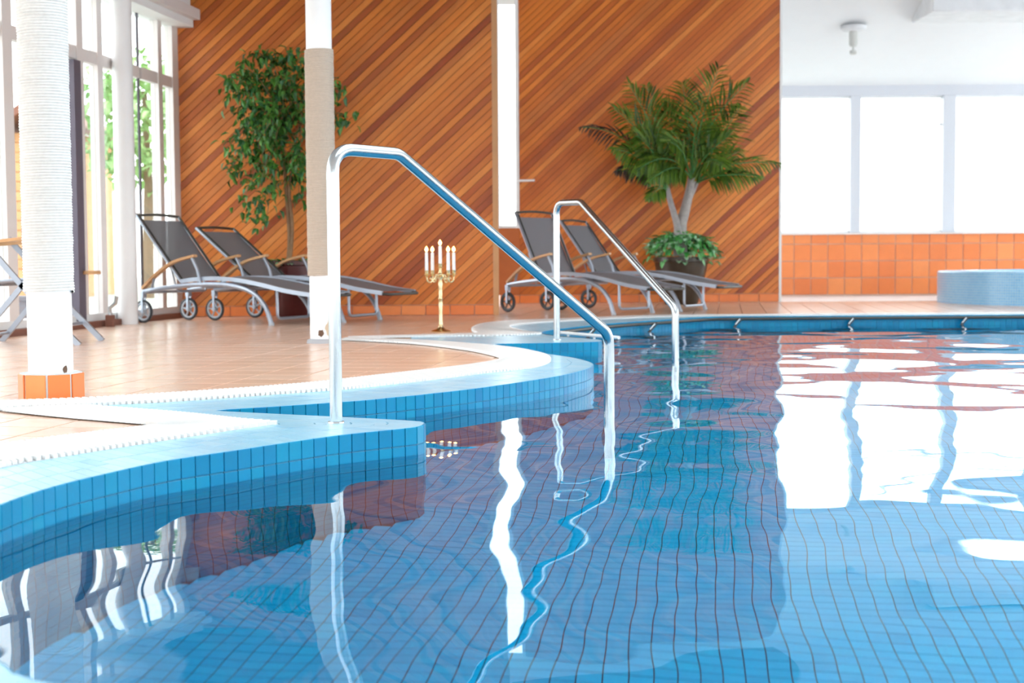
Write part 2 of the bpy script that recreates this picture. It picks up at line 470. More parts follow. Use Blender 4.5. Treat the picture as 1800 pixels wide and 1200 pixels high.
T = 0.24
GRID = math.radians(-8.6)
gu = Vector((math.cos(GRID), math.sin(GRID), 0)); gv = Vector((-math.sin(GRID), math.cos(GRID), 0))
tile_mesh = MB().bbox((-T/2 + .0035, -T/2 + .0035, -0.013), (T/2 - .0035, T/2 - .0035, 0.0), 0.002).mesh('floor_tile')
tile_mesh.materials.append(M_DECK)
def clip(poly, fn):
    out = []
    for i in range(len(poly)):
        a, b = poly[i], poly[(i + 1) % len(poly)]
        fa, fb = fn(a), fn(b)
        if fa >= 0: out.append(a)
        if (fa >= 0) != (fb >= 0):
            t = fa / (fa - fb)
            out.append((a[0] + (b[0] - a[0]) * t, a[1] + (b[1] - a[1]) * t))
    return out
spots = []; cut_tiles = []
hT = T / 2 - .0035
for ix in range(-46, 52):
    for iy in range(-16, 92):
        c_ = gu * (ix * T + 0.03) + gv * (iy * T + 0.05)
        x, y = c_.x, c_.y
        if x > 9.9 or x < -6.5 or y < -2.9 or y > 18: continue
        cs = [c_ + gu * (p * hT) + gv * (q * hT) for p, q in ((-1, -1), (1, -1), (1, 1), (-1, 1))]
        fns = [lambda p: 9.6 - p[0], lambda p: p[1] + 2.6, lambda p: WALL2_Y - p[1], lambda p: (Vector((p[0], p[1], 0)) - LW0).dot(LWN) - 0.02]
        if x < -0.3: fns.append(lambda p: WALL1_Y - p[1])
        if x > 1.9 and y > 12: fns.append(lambda p: p[1] - FAR_Y - 0.1)
        if x > 8.4 and 0.5 < y < 13.6: fns.append(lambda p: p[0] - RIGHT_X - 0.01)
        if x > 0.9 and y < 2: fns.append(lambda p: 0.97 - p[1])
        poly = [(p.x, p.y) for p in cs]; n0 = list(poly)
        for fn in fns:
            if len(poly) >= 3: poly = clip(poly, fn)
        if len(poly) < 3: continue
        if y < FAR_Y + 0.3 and any(inside(p, pool_poly) for p in poly): continue
        if len(poly) == 4 and max(abs(p[0] - q[0]) + abs(p[1] - q[1]) for p, q in zip(poly, n0)) < 1e-6: spots.append((x, y))
        else: cut_tiles.append(poly)
vis = [s for s in spots if in_frame((s[0], s[1], 0), 10)]
vis.sort(key=lambda s: s[0] ** 2 + s[1] ** 2)
near = set(vis[:300])
for (x, y) in vis[:300]:
    o = link('floor_tile', tile_mesh, None, floor); o.location = (x, y, 0); o.rotation_euler = (0, 0, GRID)
mb = MB()
for s in spots:
    if s in near: continue
    mb.box((-hT, -hT, -0.013), (hT, hT, 0.0), Matrix.Translation((s[0], s[1], 0)) @ Matrix.Rotation(GRID, 4, 'Z'))
for poly in cut_tiles:
    mb.prism([Vector((p[0], p[1], -0.013)) for p in poly], (0, 0, 0.013))
setprops(mb.build('floor_tile', M_DECK, floor, fix=True), kind='stuff')

# ---- rim tiles
rim = MB()
n = len(shore)
rim.add([(p.x, p.y, 0.001) for p in shore] + [(p.x, p.y, 0.001) for p in rim_in], [(i, i + 1, n + i + 1, n + i) for i in range(n - 1)])
rim = rim.build('pool_rim', M_RIMG, fix=False)
for pl in rim.data.polygons:
    if pl.normal.z < 0: pl.flip()
setprops(rim, 'pale blue tiled rim along the curved pool edge', kind='structure')
rim_tiles = []
for i in range(n - 1):
    a, b, c, d = shore[i], shore[i + 1], rim_in[i + 1], rim_in[i]
    w = ((a - d).length + (b - c).length) / 2
    if w < 0.02: continue
    k = max(1, min(4, round(w / 0.14)))
    for q in range(k):
        t0, t1 = q / k, (q + 1) / k
        quad = [a.lerp(d, t0), b.lerp(c, t0), b.lerp(c, t1), a.lerp(d, t1)]
        m = sum(quad, Vector()) / 4
        def shr(p):
            dv = m - p
            L_ = dv.length
            return p + dv * min(0.3, 0.0025 / max(L_, 1e-4))
        quad = [shr(p) for p in quad]
        rim_tiles.append((m, quad))
def slab_mesh(mb, quad, z0, z1):
    vs = [(p.x, p.y, z0) for p in quad] + [(p.x, p.y, z1) for p in quad]
    mb.add(vs, [(4, 5, 6, 7), (0, 1, 5, 4), (1, 2, 6, 5), (2, 3, 7, 6), (3, 0, 4, 7)])
order = sorted([r for r in rim_tiles if in_frame(r[0], 10)], key=lambda r: r[0].length)
chosen = set(id(r) for r in order[:300])
rest = MB()
for r in rim_tiles:
    if id(r) in chosen:
        mb = MB(); slab_mesh(mb, r[1], 0.0, 0.006)
        mb.build('rim_tile', M_RIM, rim)
    else:
        slab_mesh(rest, r[1], 0.0, 0.006)
setprops(rest.build('rim_tile', M_RIM, rim), kind='stuff')

# ---- pool wall and its facing tiles
def strip_wall(name, line, z0, z1, mat, parent=None, offset=0.0):
    me = bpy.data.meshes.new(name)
    vs = []; fs = []; us = []
    L_ = 0.0
    for i, p in enumerate(line):
        if i: L_ += (p - line[i - 1]).length
        vs += [(p.x, p.y, z0), (p.x, p.y, z1)]; us.append(L_)
    for i in range(len(line) - 1): fs.append((2*i, 2*i+2, 2*i+3, 2*i+1))
    me.from_pydata(vs, [], fs)
    uv = me.uv_layers.new(name='UVMap')
    for pl in me.polygons:
        for li, vi in zip(pl.loop_indices, pl.vertices):
            uv.data[li].uv = (us[vi // 2], vs[vi][2] + 3.0)
    o = link(name, me, mat, parent)
    return o
closed = pool_poly + [pool_poly[0]]
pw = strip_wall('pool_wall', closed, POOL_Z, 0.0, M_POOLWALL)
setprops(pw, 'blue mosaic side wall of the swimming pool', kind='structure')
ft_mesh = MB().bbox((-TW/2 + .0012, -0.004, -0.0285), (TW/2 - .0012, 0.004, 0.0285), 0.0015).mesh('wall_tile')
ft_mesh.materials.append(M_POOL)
ftl = []
for i in range(n - 1):
    a, b = shore[i], shore[i + 1]
    m = (a + b) / 2
    for row in range(3):
        ftl.append((m, math.atan2(b.y - a.y, b.x - a.x), row))
ordr = sorted([r for r in ftl if r[2] < 2 and in_frame(r[0], 15)], key=lambda r: r[0].length)
ch = set(id(r) for r in ordr[:300])
rest = MB()
for r in ftl:
    zc = 0.006 - 0.0295 - r[2] * 0.0605
    if id(r) in ch:
        o = link('wall_tile', ft_mesh, None, pw)
        o.location = (r[0].x, r[0].y, zc); o.rotation_euler = (0, 0, r[1])
    else:
        M = Matrix.Translation((r[0].x, r[0].y, zc)) @ Matrix.Rotation(r[1], 4, 'Z')
        rest.box((-TW/2 + .0012, -0.004, -0.0285), (TW/2 - .0012, 0.004, 0.0285), M)
setprops(rest.build('wall_tile', M_POOL, pw, fix=False), kind='stuff')

# ---- pool floor with its tiles
xs = [p.x for p in pool_poly]; ys = [p.y for p in pool_poly]
pf = MB().add([(min(xs) - .2, min(ys) - .2, POOL_Z), (max(xs) + .1, min(ys) - .2, POOL_Z), (max(xs) + .1, max(ys) + .1, POOL_Z), (min(xs) - .2, max(ys) + .1, POOL_Z)], [(0, 1, 2, 3)]).build('pool_floor', M_POOLG)
setprops(pf, 'blue mosaic floor of the swimming pool under water', kind='structure')
PT = 0.0525
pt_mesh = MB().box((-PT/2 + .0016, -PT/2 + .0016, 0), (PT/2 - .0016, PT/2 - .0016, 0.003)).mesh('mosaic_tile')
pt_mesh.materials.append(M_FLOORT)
cand = []
coarse = pool_poly[::4]
for ix in range(int(-5.0 / PT), int(6.5 / PT)):
    for iy in range(int(0.2 / PT), int(14.2 / PT)):
        c_ = gu * (ix * PT) + gv * (iy * PT)
        x, y = c_.x, c_.y
        if x > 5.2 or y < 1.2 or y > 13.22: continue
        if abs(x) > 0.5 + 0.40 * y: continue
        if x < 1.3 and not inside((x, y), coarse): continue
        cand.append((x, y))
# nearest tiles that the photograph shows through the water
def seen(x, y): return y > 2.85 and abs(x) < 0.34 * y
nearest = sorted([c for c in cand if seen(*c)], key=lambda c: c[0] ** 2 + c[1] ** 2)[:300]
ns = set(nearest)
for (x, y) in nearest:
    o = link('mosaic_tile', pt_mesh, None, pf); o.location = (x, y, POOL_Z); o.rotation_euler = (0, 0, GRID)
vsl = []; fsl = []
h = PT / 2 - .0016
ofs = [gu * (p * h) + gv * (q * h) for p, q in ((-1, -1), (1, -1), (1, 1), (-1, 1))]
for (x, y) in cand:
    if (x, y) in ns: continue
    k = len(vsl)
    vsl += [(x + o.x, y + o.y, POOL_Z) for o in ofs] + [(x + o.x, y + o.y, POOL_Z + .003) for o in ofs]
    fsl += [(k+4, k+5, k+6, k+7), (k, k+1, k+5, k+4), (k+1, k+2, k+6, k+5), (k+2, k+3, k+7, k+6), (k+3, k, k+4, k+7)]
me = bpy.data.meshes.new('mosaic_tile'); me.from_pydata(vsl, [], fsl)
setprops(link('mosaic_tile', me, M_FLOORT, pf), kind='stuff')
# remaining floor to the sides: plain mosaic by material
ms = bpy.data.meshes.new('mosaic_side')
ms.from_pydata([(5.2, 1.0, POOL_Z + .002), (RIGHT_X, 1.0, POOL_Z + .002), (RIGHT_X, FAR_Y, POOL_Z + .002), (5.2, FAR_Y, POOL_Z + .002)], [], [(0, 1, 2, 3)])
uv = ms.uv_layers.new(name='UVMap')
for li, vi in enumerate(ms.polygons[0].vertices): uv.data[li].uv = ms.vertices[vi].co.xy
link('mosaic_side', ms, M_POOLWALL, pf)

# ---- water surface with long low ripples
random.seed(5)
waves = []
for k in range(9):
    lam = random.uniform(0.55, 1.5); ang = random.uniform(-1.2, 1.2) + math.pi / 2
    waves.append((2 * math.pi / lam * math.cos(ang), 2 * math.pi / lam * math.sin(ang), 0.0085 * lam / (2 * math.pi), random.uniform(0, 6.28)))
for k in range(9):
    lam = random.uniform(0.2, 0.5); ang = random.uniform(-1.5, 1.5) + math.pi / 2
    waves.append((2 * math.pi / lam * math.cos(ang), 2 * math.pi / lam * math.sin(ang), 0.0026 * lam / (2 * math.pi), random.uniform(0, 6.28)))
import numpy as np
def water_axis(a, b, s0, s1):
    out = [a]; t = a
    while t < b:
        f = (t - a) / (b - a)
        t += s0 + (s1 - s0) * f; out.append(t)
    out[-1] = b
    return out
gx = water_axis(-1.6, RIGHT_X, 0.024, 0.04)
gy = water_axis(1.0, FAR_Y, 0.022, 0.04)
GX, GY = np.meshgrid(np.array(gx), np.array(gy))
GZ = np.zeros_like(GX) + WATER_Z
for kx, ky, am, ph in waves: GZ += am * np.sin(kx * GX + ky * GY + ph + 0.6 * np.sin(0.9 * GX + 0.5 * GY))
nx_, ny_ = len(gx), len(gy)
# keep the cells in or right next to the pool
px_ = np.array([p.x for p in pool_poly[::2]]); py_ = np.array([p.y for p in pool_poly[::2]])
cx_ = (GX[:-1, :-1] + GX[1:, 1:]) / 2; cy_ = (GY[:-1, :-1] + GY[1:, 1:]) / 2
ins = np.zeros(cx_.shape, bool)
j = len(px_) - 1
for i in range(len(px_)):
    cond = (py_[i] > cy_) != (py_[j] > cy_)
    if py_[j] != py_[i]:
        xint = (px_[j] - px_[i]) * (cy_ - py_[i]) / (py_[j] - py_[i]) + px_[i]
        ins ^= cond & (cx_ < xint)
    j = i
grow = ins.copy()
grow[1:, :] |= ins[:-1, :]; grow[:-1, :] |= ins[1:, :]; grow[:, 1:] |= ins[:, :-1]; grow[:, :-1] |= ins[:, 1:]
idx = np.arange(nx_ * ny_).reshape(ny_, nx_)
q = np.stack([idx[:-1, :-1], idx[:-1, 1:], idx[1:, 1:], idx[1:, :-1]], -1)[grow]
used = np.unique(q); remap = np.zeros(nx_ * ny_, int); remap[used] = np.arange(len(used))
verts = np.stack([GX.ravel(), GY.ravel(), GZ.ravel()], -1)[used]
wm = bpy.data.meshes.new('pool_water')
wm.from_pydata(verts.tolist(), [], remap[q].tolist())
wm.polygons.foreach_set('use_smooth', [True] * len(wm.polygons))
water = link('pool_water', wm, M_WATER)
setprops(water, 'clear rippled water filling the swimming pool', 'water', kind='stuff')

# ---- walls of diagonal boards
def clip(poly, fn):
    out = []
    for i in range(len(poly)):
        a, b = poly[i], poly[(i + 1) % len(poly)]
        fa, fb = fn(a), fn(b)
        if fa >= 0: out.append(a)
        if (fa >= 0) != (fb >= 0):
            t = fa / (fa - fb)
            out.append((a[0] + (b[0] - a[0]) * t, a[1] + (b[1] - a[1]) * t))
    return out
def board_wall(name, x0, x1, Y, z0, z1, label, depth=0.15, pitch=0.062, ang=math.radians(42.5)):
    w = MB().box((x0, Y + 0.02, z0), (x1, Y + 0.02 + depth, z1)).build(name, M_WOODBACK)
    setprops(w, label, kind='structure')
    ux, uz = math.cos(ang), math.sin(ang)
    vx, vz = -uz, ux
    ks = [x * vx + z * vz for x in (x0, x1) for z in (z0, z1)]
    k = min(ks)
    while k < max(ks):
        g = 0.0042
        a0, a1 = k + g / 2, k + pitch - g / 2
        L_ = 12
        poly = [(a0*vx + ux*s, a0*vz + uz*s) for s in (-L_, L_)] + [(a1*vx + ux*s, a1*vz + uz*s) for s in (L_, -L_)]
        for fn in (lambda p: p[0] - x0, lambda p: x1 - p[0], lambda p: p[1] - z0, lambda p: z1 - p[1]):
            if len(poly) >= 3: poly = clip(poly, fn)
        if len(poly) >= 3:
            cxm = sum(p[0] for p in poly) / len(poly); czm = sum(p[1] for p in poly) / len(poly)
            pr = random.uniform(0, 0.003)
            # board mesh in a frame along its length, so that the grain follows it
            loc = []
            for p in poly:
                dx, dz = p[0] - cxm, p[1] - czm
                loc.append(Vector((dx * ux + dz * uz, 0, dx * vx + dz * vz)))
            b = MB().prism(loc, (0, 0.02 + pr, 0)).build('board', M_WOOD, w)
            b.location = (cxm, Y - pr, czm); b.rotation_euler = (0, -ang, 0)
        k += pitch
    return w
X1A, X1B = D(318, 500, WALL1_Y).x, D(867, 500, WALL1_Y).x
BASE_H = 0.105
board_wall('wall_back', X1A, X1B, WALL1_Y, BASE_H, 3.15, 'cedar wall of diagonal boards behind the ficus and candelabra')
X2A, X2B = D(914, 500, WALL2_Y).x, D(1369, 500, WALL2_Y).x
board_wall('wall_alcove', X2A, X2B, WALL2_Y, BASE_H, 3.95, 'cedar wall of diagonal boards behind the potted palm')
# end face and return of the first wall
e = MB().box((X1B, WALL1_Y - 0.01, 0), (X1B + 0.055, WALL1_Y + 0.24, 3.15)).build('trim_1', M_TIMBER)
setprops(e, 'plain board closing the end of the cedar wall beside the tall window', kind='structure')
e = MB().box((X2B, WALL2_Y - 0.012, 0.0), (X2B + 0.03, WALL3_Y, 4.3)).build('wall_return', M_WHITE)
setprops(e, 'white return wall between the cedar wall and the tiled window wall', kind='structure')
# unseen wall above the first board wall, browned to darken reflections; hidden partitions
e = MB().box((-3.4, WALL1_Y, 3.15), (X1B + 0.055, WALL1_Y + 0.24, 6.0)).build('wall_upper', M_ADDED_TIMBER)
setprops(e, 'unseen wall above the cedar wall, made brown to darken its reflection in the water', kind='structure')
e = MB().box((-3.5, WALL2_Y + 0.05, 0.0), (D(876, 300, WALL2_Y).x, WALL2_Y + 0.25, 5.0)).build('wall_niche', M_WHITE)
setprops(e, 'white wall in the niche behind the cedar wall', kind='structure')

# baseboards of terracotta tiles
def baseboard(name, x0, x1, Y, label):
    b = MB().box((x0, Y + 0.012, 0.0), (x1, Y + 0.1, BASE_H)).build(name, M_GROUT)
    setprops(b, label, kind='structure')
    step = 0.242; k = max(1, round((x1 - x0) / step)); st = (x1 - x0) / k
    me = MB().bbox((0.004, 0, 0.004), (st - 0.004, 0.02, BASE_H - 0.006), 0.002).mesh('baseboard_tile')
    me.materials.append(M_TERRA)
    for i in range(k):
        o = link('baseboard_tile', me, None, b); o.location = (x0 + i * st, Y - 0.004, 0)
    return b
baseboard('baseboard_back', X1A, X1B + 0.055, WALL1_Y, 'terracotta tile skirting under the first cedar wall')
baseboard('baseboard_alcove', X2A - 0.25, X2B, WALL2_Y, 'terracotta tile skirting under the cedar wall with the palm')

# ---- tall narrow window between the board walls
def pane(parent, poly, thick):
    o = MB().prism(poly, thick).build('pane', M_GLASS, parent)
    return o
wx0, wx1 = D(876, 300, WALL2_Y).x, X2A
zs = D(895, 401, WALL2_Y).z
w2 = empty('window_2', (0, 0, 0)); setprops(w2, 'tall narrow white window between the two cedar walls', kind='structure')
MB().bbox((wx1 - 0.045, WALL2_Y - 0.01, zs), (wx1, WALL2_Y + 0.1, 4.2)).build('frame', M_WHITE, w2)
MB().bbox((wx0 - 0.05, WALL2_Y - 0.01, zs), (wx0 + 0.012, WALL2_Y + 0.1, 4.2)).build('frame', M_WHITE, w2)
MB().bbox((wx0 + 0.012, WALL2_Y + 0.0, zs), (wx1 - 0.045, WALL2_Y + 0.1, zs + 0.035)).build('frame', M_WHITE, w2)
pane(w2, [Vector((wx0, WALL2_Y + 0.05, zs)), Vector((wx1, WALL2_Y + 0.05, zs)), Vector((wx1, WALL2_Y + 0.05, 4.2)), Vector((wx0, WALL2_Y + 0.05, 4.2))], (0, 0.006, 0))
hz = D(928, 318, WALL2_Y).z
MB().tube([(wx1 - 0.02, WALL2_Y - 0.02, hz), (wx1 - 0.02, WALL2_Y - 0.05, hz), (wx1 + 0.19, WALL2_Y - 0.055, hz + 0.004)], 0.014, 8).build('window_handle', M_WHITE, w2, True)
e = MB().bbox((wx0 - 0.3, WALL2_Y + 0.0, BASE_H), (X2A, WALL2_Y + 0.2, zs)).build('wall_under_window', M_WALLORANGE)
setprops(e, 'orange brown panel under the tall narrow window', kind='structure')

# ---- tiled wall with the wide windows at the right
ZS3 = D(1500, 409.5, WALL3_Y).z; ZT3 = D(1500, 168, WALL3_Y).z; ZC3 = D(1500, 149, WALL3_Y).z
w3 = MB().box((X2B, WALL3_Y + 0.012, 0), (9.6, WALL3_Y + 0.25, ZS3 - 0.02)).build('wall_far', M_GROUT)
setprops(w3, 'low terracotta tiled wall under the wide bright windows', kind='structure')
TP = 29.65 / F * WALL3_Y
tl = MB().bbox((-TP/2 + .0055, 0, -TP/2 + .0055), (TP/2 - .0055, 0.02, TP/2 - .0055), 0.002).mesh('wall_tile'); tl.materials.append(M_TERRA)
tlh_h = D(1500, 411, WALL3_Y).z - D(1500, 428.5, WALL3_Y).z
tlh = MB().bbox((-TP/2 + .0055, 0, 0.0055), (TP/2 - .0055, 0.02, tlh_h), 0.002).mesh('wall_tile'); tlh.materials.append(M_TERRA)
x0t = D(1381, 450, WALL3_Y).x
z1t = D(1500, 428.5, WALL3_Y).z
for i in range(-1, 19):
    for r in range(4):
        if r == 3:
            o = link('wall_tile', tlh, None, w3); o.location = (x0t + i * TP, WALL3_Y, z1t)
        else:
            o = link('wall_tile', tl, None, w3); o.location = (x0t + i * TP, WALL3_Y, z1t - TP / 2 - (2 - r) * TP)
e = MB().bbox((X2B + 0.03, WALL3_Y - 0.04, ZS3 - 0.02), (9.6, WALL3_Y + 0.25, ZS3 + 0.005), 0.003).build('trim_2', M_FRAME)
setprops(e, 'thin pale sill on top of the terracotta tiled wall', kind='structure')
e = MB().box((X2B + 0.03, WALL3_Y + 0.02, ZT3), (9.6, WALL3_Y + 0.25, ZC3 + 0.1)).build('wall_lintel', M_POST)
setprops(e, 'white lintel above the wide bright windows', kind='structure')
edges = [X2B + 0.03, D(1495, 300, WALL3_Y).x, D(1513, 300, WALL3_Y).x, D(1658, 300, WALL3_Y).x, D(1680, 300, WALL3_Y).x,
         D(1826, 300, WALL3_Y).x, D(1848, 300, WALL3_Y).x, 9.6]
names3 = ['pale window pane field next to the cedar wall', 'wide bright window in the middle of the tiled wall', 'wide bright window above the round blue tub', 'wide bright window at the far right end']
for k in range(4):
    a, b = edges[2 * k], edges[2 * k + 1]
    w = empty('window_%d' % (3 + k)); setprops(w, names3[k], kind='structure')
    zb, zt = ZS3 + 0.005, ZT3
    fr = 0.03
    MB().box((a, WALL3_Y + 0.06, zb), (b, WALL3_Y + 0.12, zb + fr)).build('frame', M_WHITE, w)
    MB().box((a, WALL3_Y + 0.06, zt - fr), (b, WALL3_Y + 0.12, zt)).build('frame', M_WHITE, w)
    pane(w, [Vector((a, WALL3_Y + 0.09, zb)), Vector((b, WALL3_Y + 0.09, zb)), Vector((b, WALL3_Y + 0.09, zt)), Vector((a, WALL3_Y + 0.09, zt))], (0, 0.006, 0))
    if k > 0:
        zm = D(1600, 218, WALL3_Y).z
        MB().box((a, WALL3_Y + 0.07, zm - 0.012), (b, WALL3_Y + 0.1, zm + 0.012)).build('glazing_bar', M_WHITE, w)
    if k < 3:
        e = MB().bbox((b, WALL3_Y + 0.0, ZS3 + 0.005), (edges[2 * k + 2], WALL3_Y + 0.2, ZT3), 0.006).build('trim_%d' % (3 + k), M_POST)
        setprops(e, ['white post between the first two wide windows', 'white post left of the window above the blue tub', 'white post beyond the round blue tub'][k], kind='structure')
# pale floor in the alcove
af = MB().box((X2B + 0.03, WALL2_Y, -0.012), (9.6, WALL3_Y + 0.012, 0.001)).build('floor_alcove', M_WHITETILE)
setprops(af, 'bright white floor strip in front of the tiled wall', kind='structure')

# ---- ceilings
SL = 0.36
RIDGE = 11.0
def zc(Y): return ZC3 + SL * (WALL3_Y - Y)
zr = zc(RIDGE)
def zs_(Y): return zr - SL * 0.6 * (RIDGE - Y)
c = MB().add([(X2B, WALL3_Y + .2, zc(WALL3_Y + .2)), (9.7, WALL3_Y + .2, zc(WALL3_Y + .2)), (9.7, WALL2_Y + .2, zc(WALL2_Y + .2)), (X2B, WALL2_Y + .2, zc(WALL2_Y + .2)),
              (-4.2, WALL2_Y + .2, zc(WALL2_Y + .2)), (9.7, RIDGE, zr), (-4.2, RIDGE, zr)], [(0, 1, 2, 3), (4, 2, 5, 6)])
# the pool slope has four roof lights, added unseen to brighten the water
RY0, RY1 = 1.5, 9.6
rx = [-0.4, 1.5, 1.9, 3.8, 4.2, 6.1, 6.5, 8.4]
xsr = [-6.2] + rx + [9.7]
ysr = [-2.7, RY0, RY1, RIDGE]
for i in range(len(xsr) - 1):
    for j_ in range(3):
        if j_ == 1 and i % 2 == 1: continue
        c.add([(xsr[i], ysr[j_], zs_(ysr[j_])), (xsr[i + 1], ysr[j_], zs_(ysr[j_])), (xsr[i + 1], ysr[j_ + 1], zs_(ysr[j_ + 1])), (xsr[i], ysr[j_ + 1], zs_(ysr[j_ + 1]))], [(0, 1, 2, 3)])
c = c.build('ceiling', M_CEIL, fix=False)
setprops(c, 'white pitched ceiling over the pool hall', kind='structure')
for k in range(4):
    x0_, x1_ = rx[2 * k], rx[2 * k + 1]
    w = empty('window_%d' % (9 + k)); setprops(w, 'added roof light, out of view above the pool, bringing daylight to the water', kind='structure')
    MB().prism([Vector((x0_, RY0, zs_(RY0) + .05)), Vector((x1_, RY0, zs_(RY0) + .05)), Vector((x1_, RY1, zs_(RY1) + .05)), Vector((x0_, RY1, zs_(RY1) + .05))], (0, 0, 0.006)).build('pane', M_GLASS, w)
    for xe in (x0_, x1_):
        MB().prism([Vector((xe - .03, RY0, zs_(RY0) - .03)), Vector((xe + .03, RY0, zs_(RY0) - .03)), Vector((xe + .03, RY1, zs_(RY1) - .03)), Vector((xe - .03, RY1, zs_(RY1) - .03))], (0, 0, 0.12)).build('frame', M_WHITE, w)
# lower timber ceilings, added unseen to shade the upper part of both board walls
cl = MB().box((-4.0, 8.3, 3.2), (X1B + 0.06, WALL1_Y, 3.3)).build('ceiling_added_lounge', M_ADDED_TIMBER)
setprops(cl, 'brown timber ceiling added out of view to shade the top of the first cedar wall', kind='structure')
cl = MB().box((X1B + 0.06, 9.0, 3.95), (X2B, WALL2_Y, 4.05)).build('ceiling_added_palm', M_ADDED_TIMBER)
setprops(cl, 'brown timber ceiling added out of view to shade the top of the second cedar wall', kind='structure')
soff = MB()
soff.add([LW(-0.0, 2.97, -0.2), LW(-0.0, 2.97, 0.17), LW(LW_LEN, 2.97, 0.17), LW(LW_LEN, 2.97, -0.2),
          LW(-0.0, 7.0, -0.2), LW(-0.0, 7.0, 0.17), LW(LW_LEN, 7.0, 0.17), LW(LW_LEN, 7.0, -0.2)],
         [(0, 3, 2, 1), (4, 5, 6, 7), (0, 1, 5, 4), (1, 2, 6, 5), (2, 3, 7, 6), (3, 0, 4, 7)])
o = soff.build('wall_left', M_WHITE); setprops(o, 'white plaster wall above the glazing on the left', kind='structure')
mb = MB()
def lwbox(mb, s0, s1, z0, z1, o0, o1):
    vs = [LW(s, z, o) for z in (z0, z1) for s, o in ((s0, o0), (s1, o0), (s1, o1), (s0, o1))]
    mb.add(vs, [(0, 3, 2, 1), (4, 5, 6, 7), (0, 1, 5, 4), (1, 2, 6, 5), (2, 3, 7, 6), (3, 0, 4, 7)])
    return mb
lwbox(mb, 0.01, LW_LEN, 2.83, 2.97, -0.1, 0.2)
o = mb.build('trim_7', M_WHITE); setprops(o, 'white beam running above the left glazing', kind='structure')
mb = lwbox(MB(), 0.01, LW_LEN, 2.9, 3.0, 0.2, 0.27)
o = mb.build('trim_8', M_FRAME); setprops(o, 'narrow moulding on the beam above the left glazing', kind='structure')
# flat panel hung under the alcove ceiling at the right
pY = 17.3
pa, pb = D(1640, 10, pY), D(1830, 10, pY)
e = MB().bbox((pa.x, pY, D(1700, 19, pY).z), (9.5, pY + 0.9, D(1700, 19, pY).z + 0.25), 0.01).build('trim_9', M_DUCT)
setprops(e, 'pale duct panel under the ceiling at the upper right', kind='structure')

# ---- glazing of the left wall
kerb = lwbox(MB(), 0.0, LW_LEN, -0.012, 0.05, -0.12, 0.1).build('trim_10', M_KERB)
setprops(kerb, 'brown kerb along the foot of the left glazing', kind='structure')
sill = lwbox(MB(), 0.0, LW_LEN, 0.05, 0.11, -0.12, 0.03).build('trim_11', M_WHITE)
setprops(sill, 'white sill on the brown kerb under the left glazing', kind='structure')
TR0, TR1 = 2.235, 2.34
mull = [(305, 318), (280, 287), (249, 252), (174, 183), (138, 149), (8, 25), (-70, -50), (-180, -150)]
sm = [(LWs(b), LWs(a)) for a, b in mull]
sm += [(x, x + 0.08) for x in (5.6, 6.8, 8.0, 9.2, 10.4, 11.6, 12.8, 14.0, 15.2, 16.9)]
prev = None
wl = empty('window_1'); setprops(wl, 'tall white framed glazing along the left side of the hall', kind='structure')
for i, (a, b) in enumerate(sm):
    thin = i == 2
    lwbox(MB(), a, max(b, a + 0.03), 0.11, 2.83, -0.012 if thin else -0.05, 0.0 if thin else 0.03).build('mullion', M_GREYBOX if thin else M_FRAME, wl)
    if prev is not None and a - prev > 0.05:
        lwbox(MB(), prev, a, TR0, TR1, -0.04, 0.02).build('transom', M_FRAME, wl)
        for z0, z1 in ((0.11, TR0), (TR1, 2.83)):
            lwbox(MB(), prev, a, z0, z1, -0.012, -0.006).build('pane', M_GLASS, wl)
    prev = max(b, a + 0.03)
# low glazing bars
a, b = LWs(249), LWs(219)
lwbox(MB(), a, b, 0.98, 1.0, -0.02, 0.0).build('glazing_bar', M_WHITE, wl)
# dark door jamb beside the wrapped column, with a handle and a floor stop
a, b = LWs(138), LWs(126)
dj = lwbox(MB(), a, b, 0.06, TR0 - 0.02, -0.04, 0.06).build('door_1', M_DARKFRAME)
setprops(dj, 'dark door jamb in the left glazing behind the rope wrapped column', kind='structure')
h0 = D(146, 482, (LW0 + LWD * (a - 0.02)).y)
hp = LW(a - 0.02, h0.z, 0.1)
mb = MB(); mb.lathe([(0.0, 0), (0.075, 0.0), (0.08, 0.012), (0.075, 0.03), (0, 0.03)], 20, tuple(hp), cap=False)
hnd = mb.build('door_handle', M_TEAK, dj)
ds = empty('door_stop', LW(LWs(160), 0.0, 0.16)); setprops(ds, 'small metal door stop on the floor below the left glazing', 'door stop')
MB().bbox((-0.035, -0.03, 0), (0.035, 0.03, 0.1), 0.006).build('base_block', M_KERB, ds)
MB().tube([(0, 0, 0.1), (0.0, 0, 0.16), (0.05, 0, 0.2), (0.06, 0, 0.26)], 0.018, 8).build('hook', M_STEEL, ds, True)

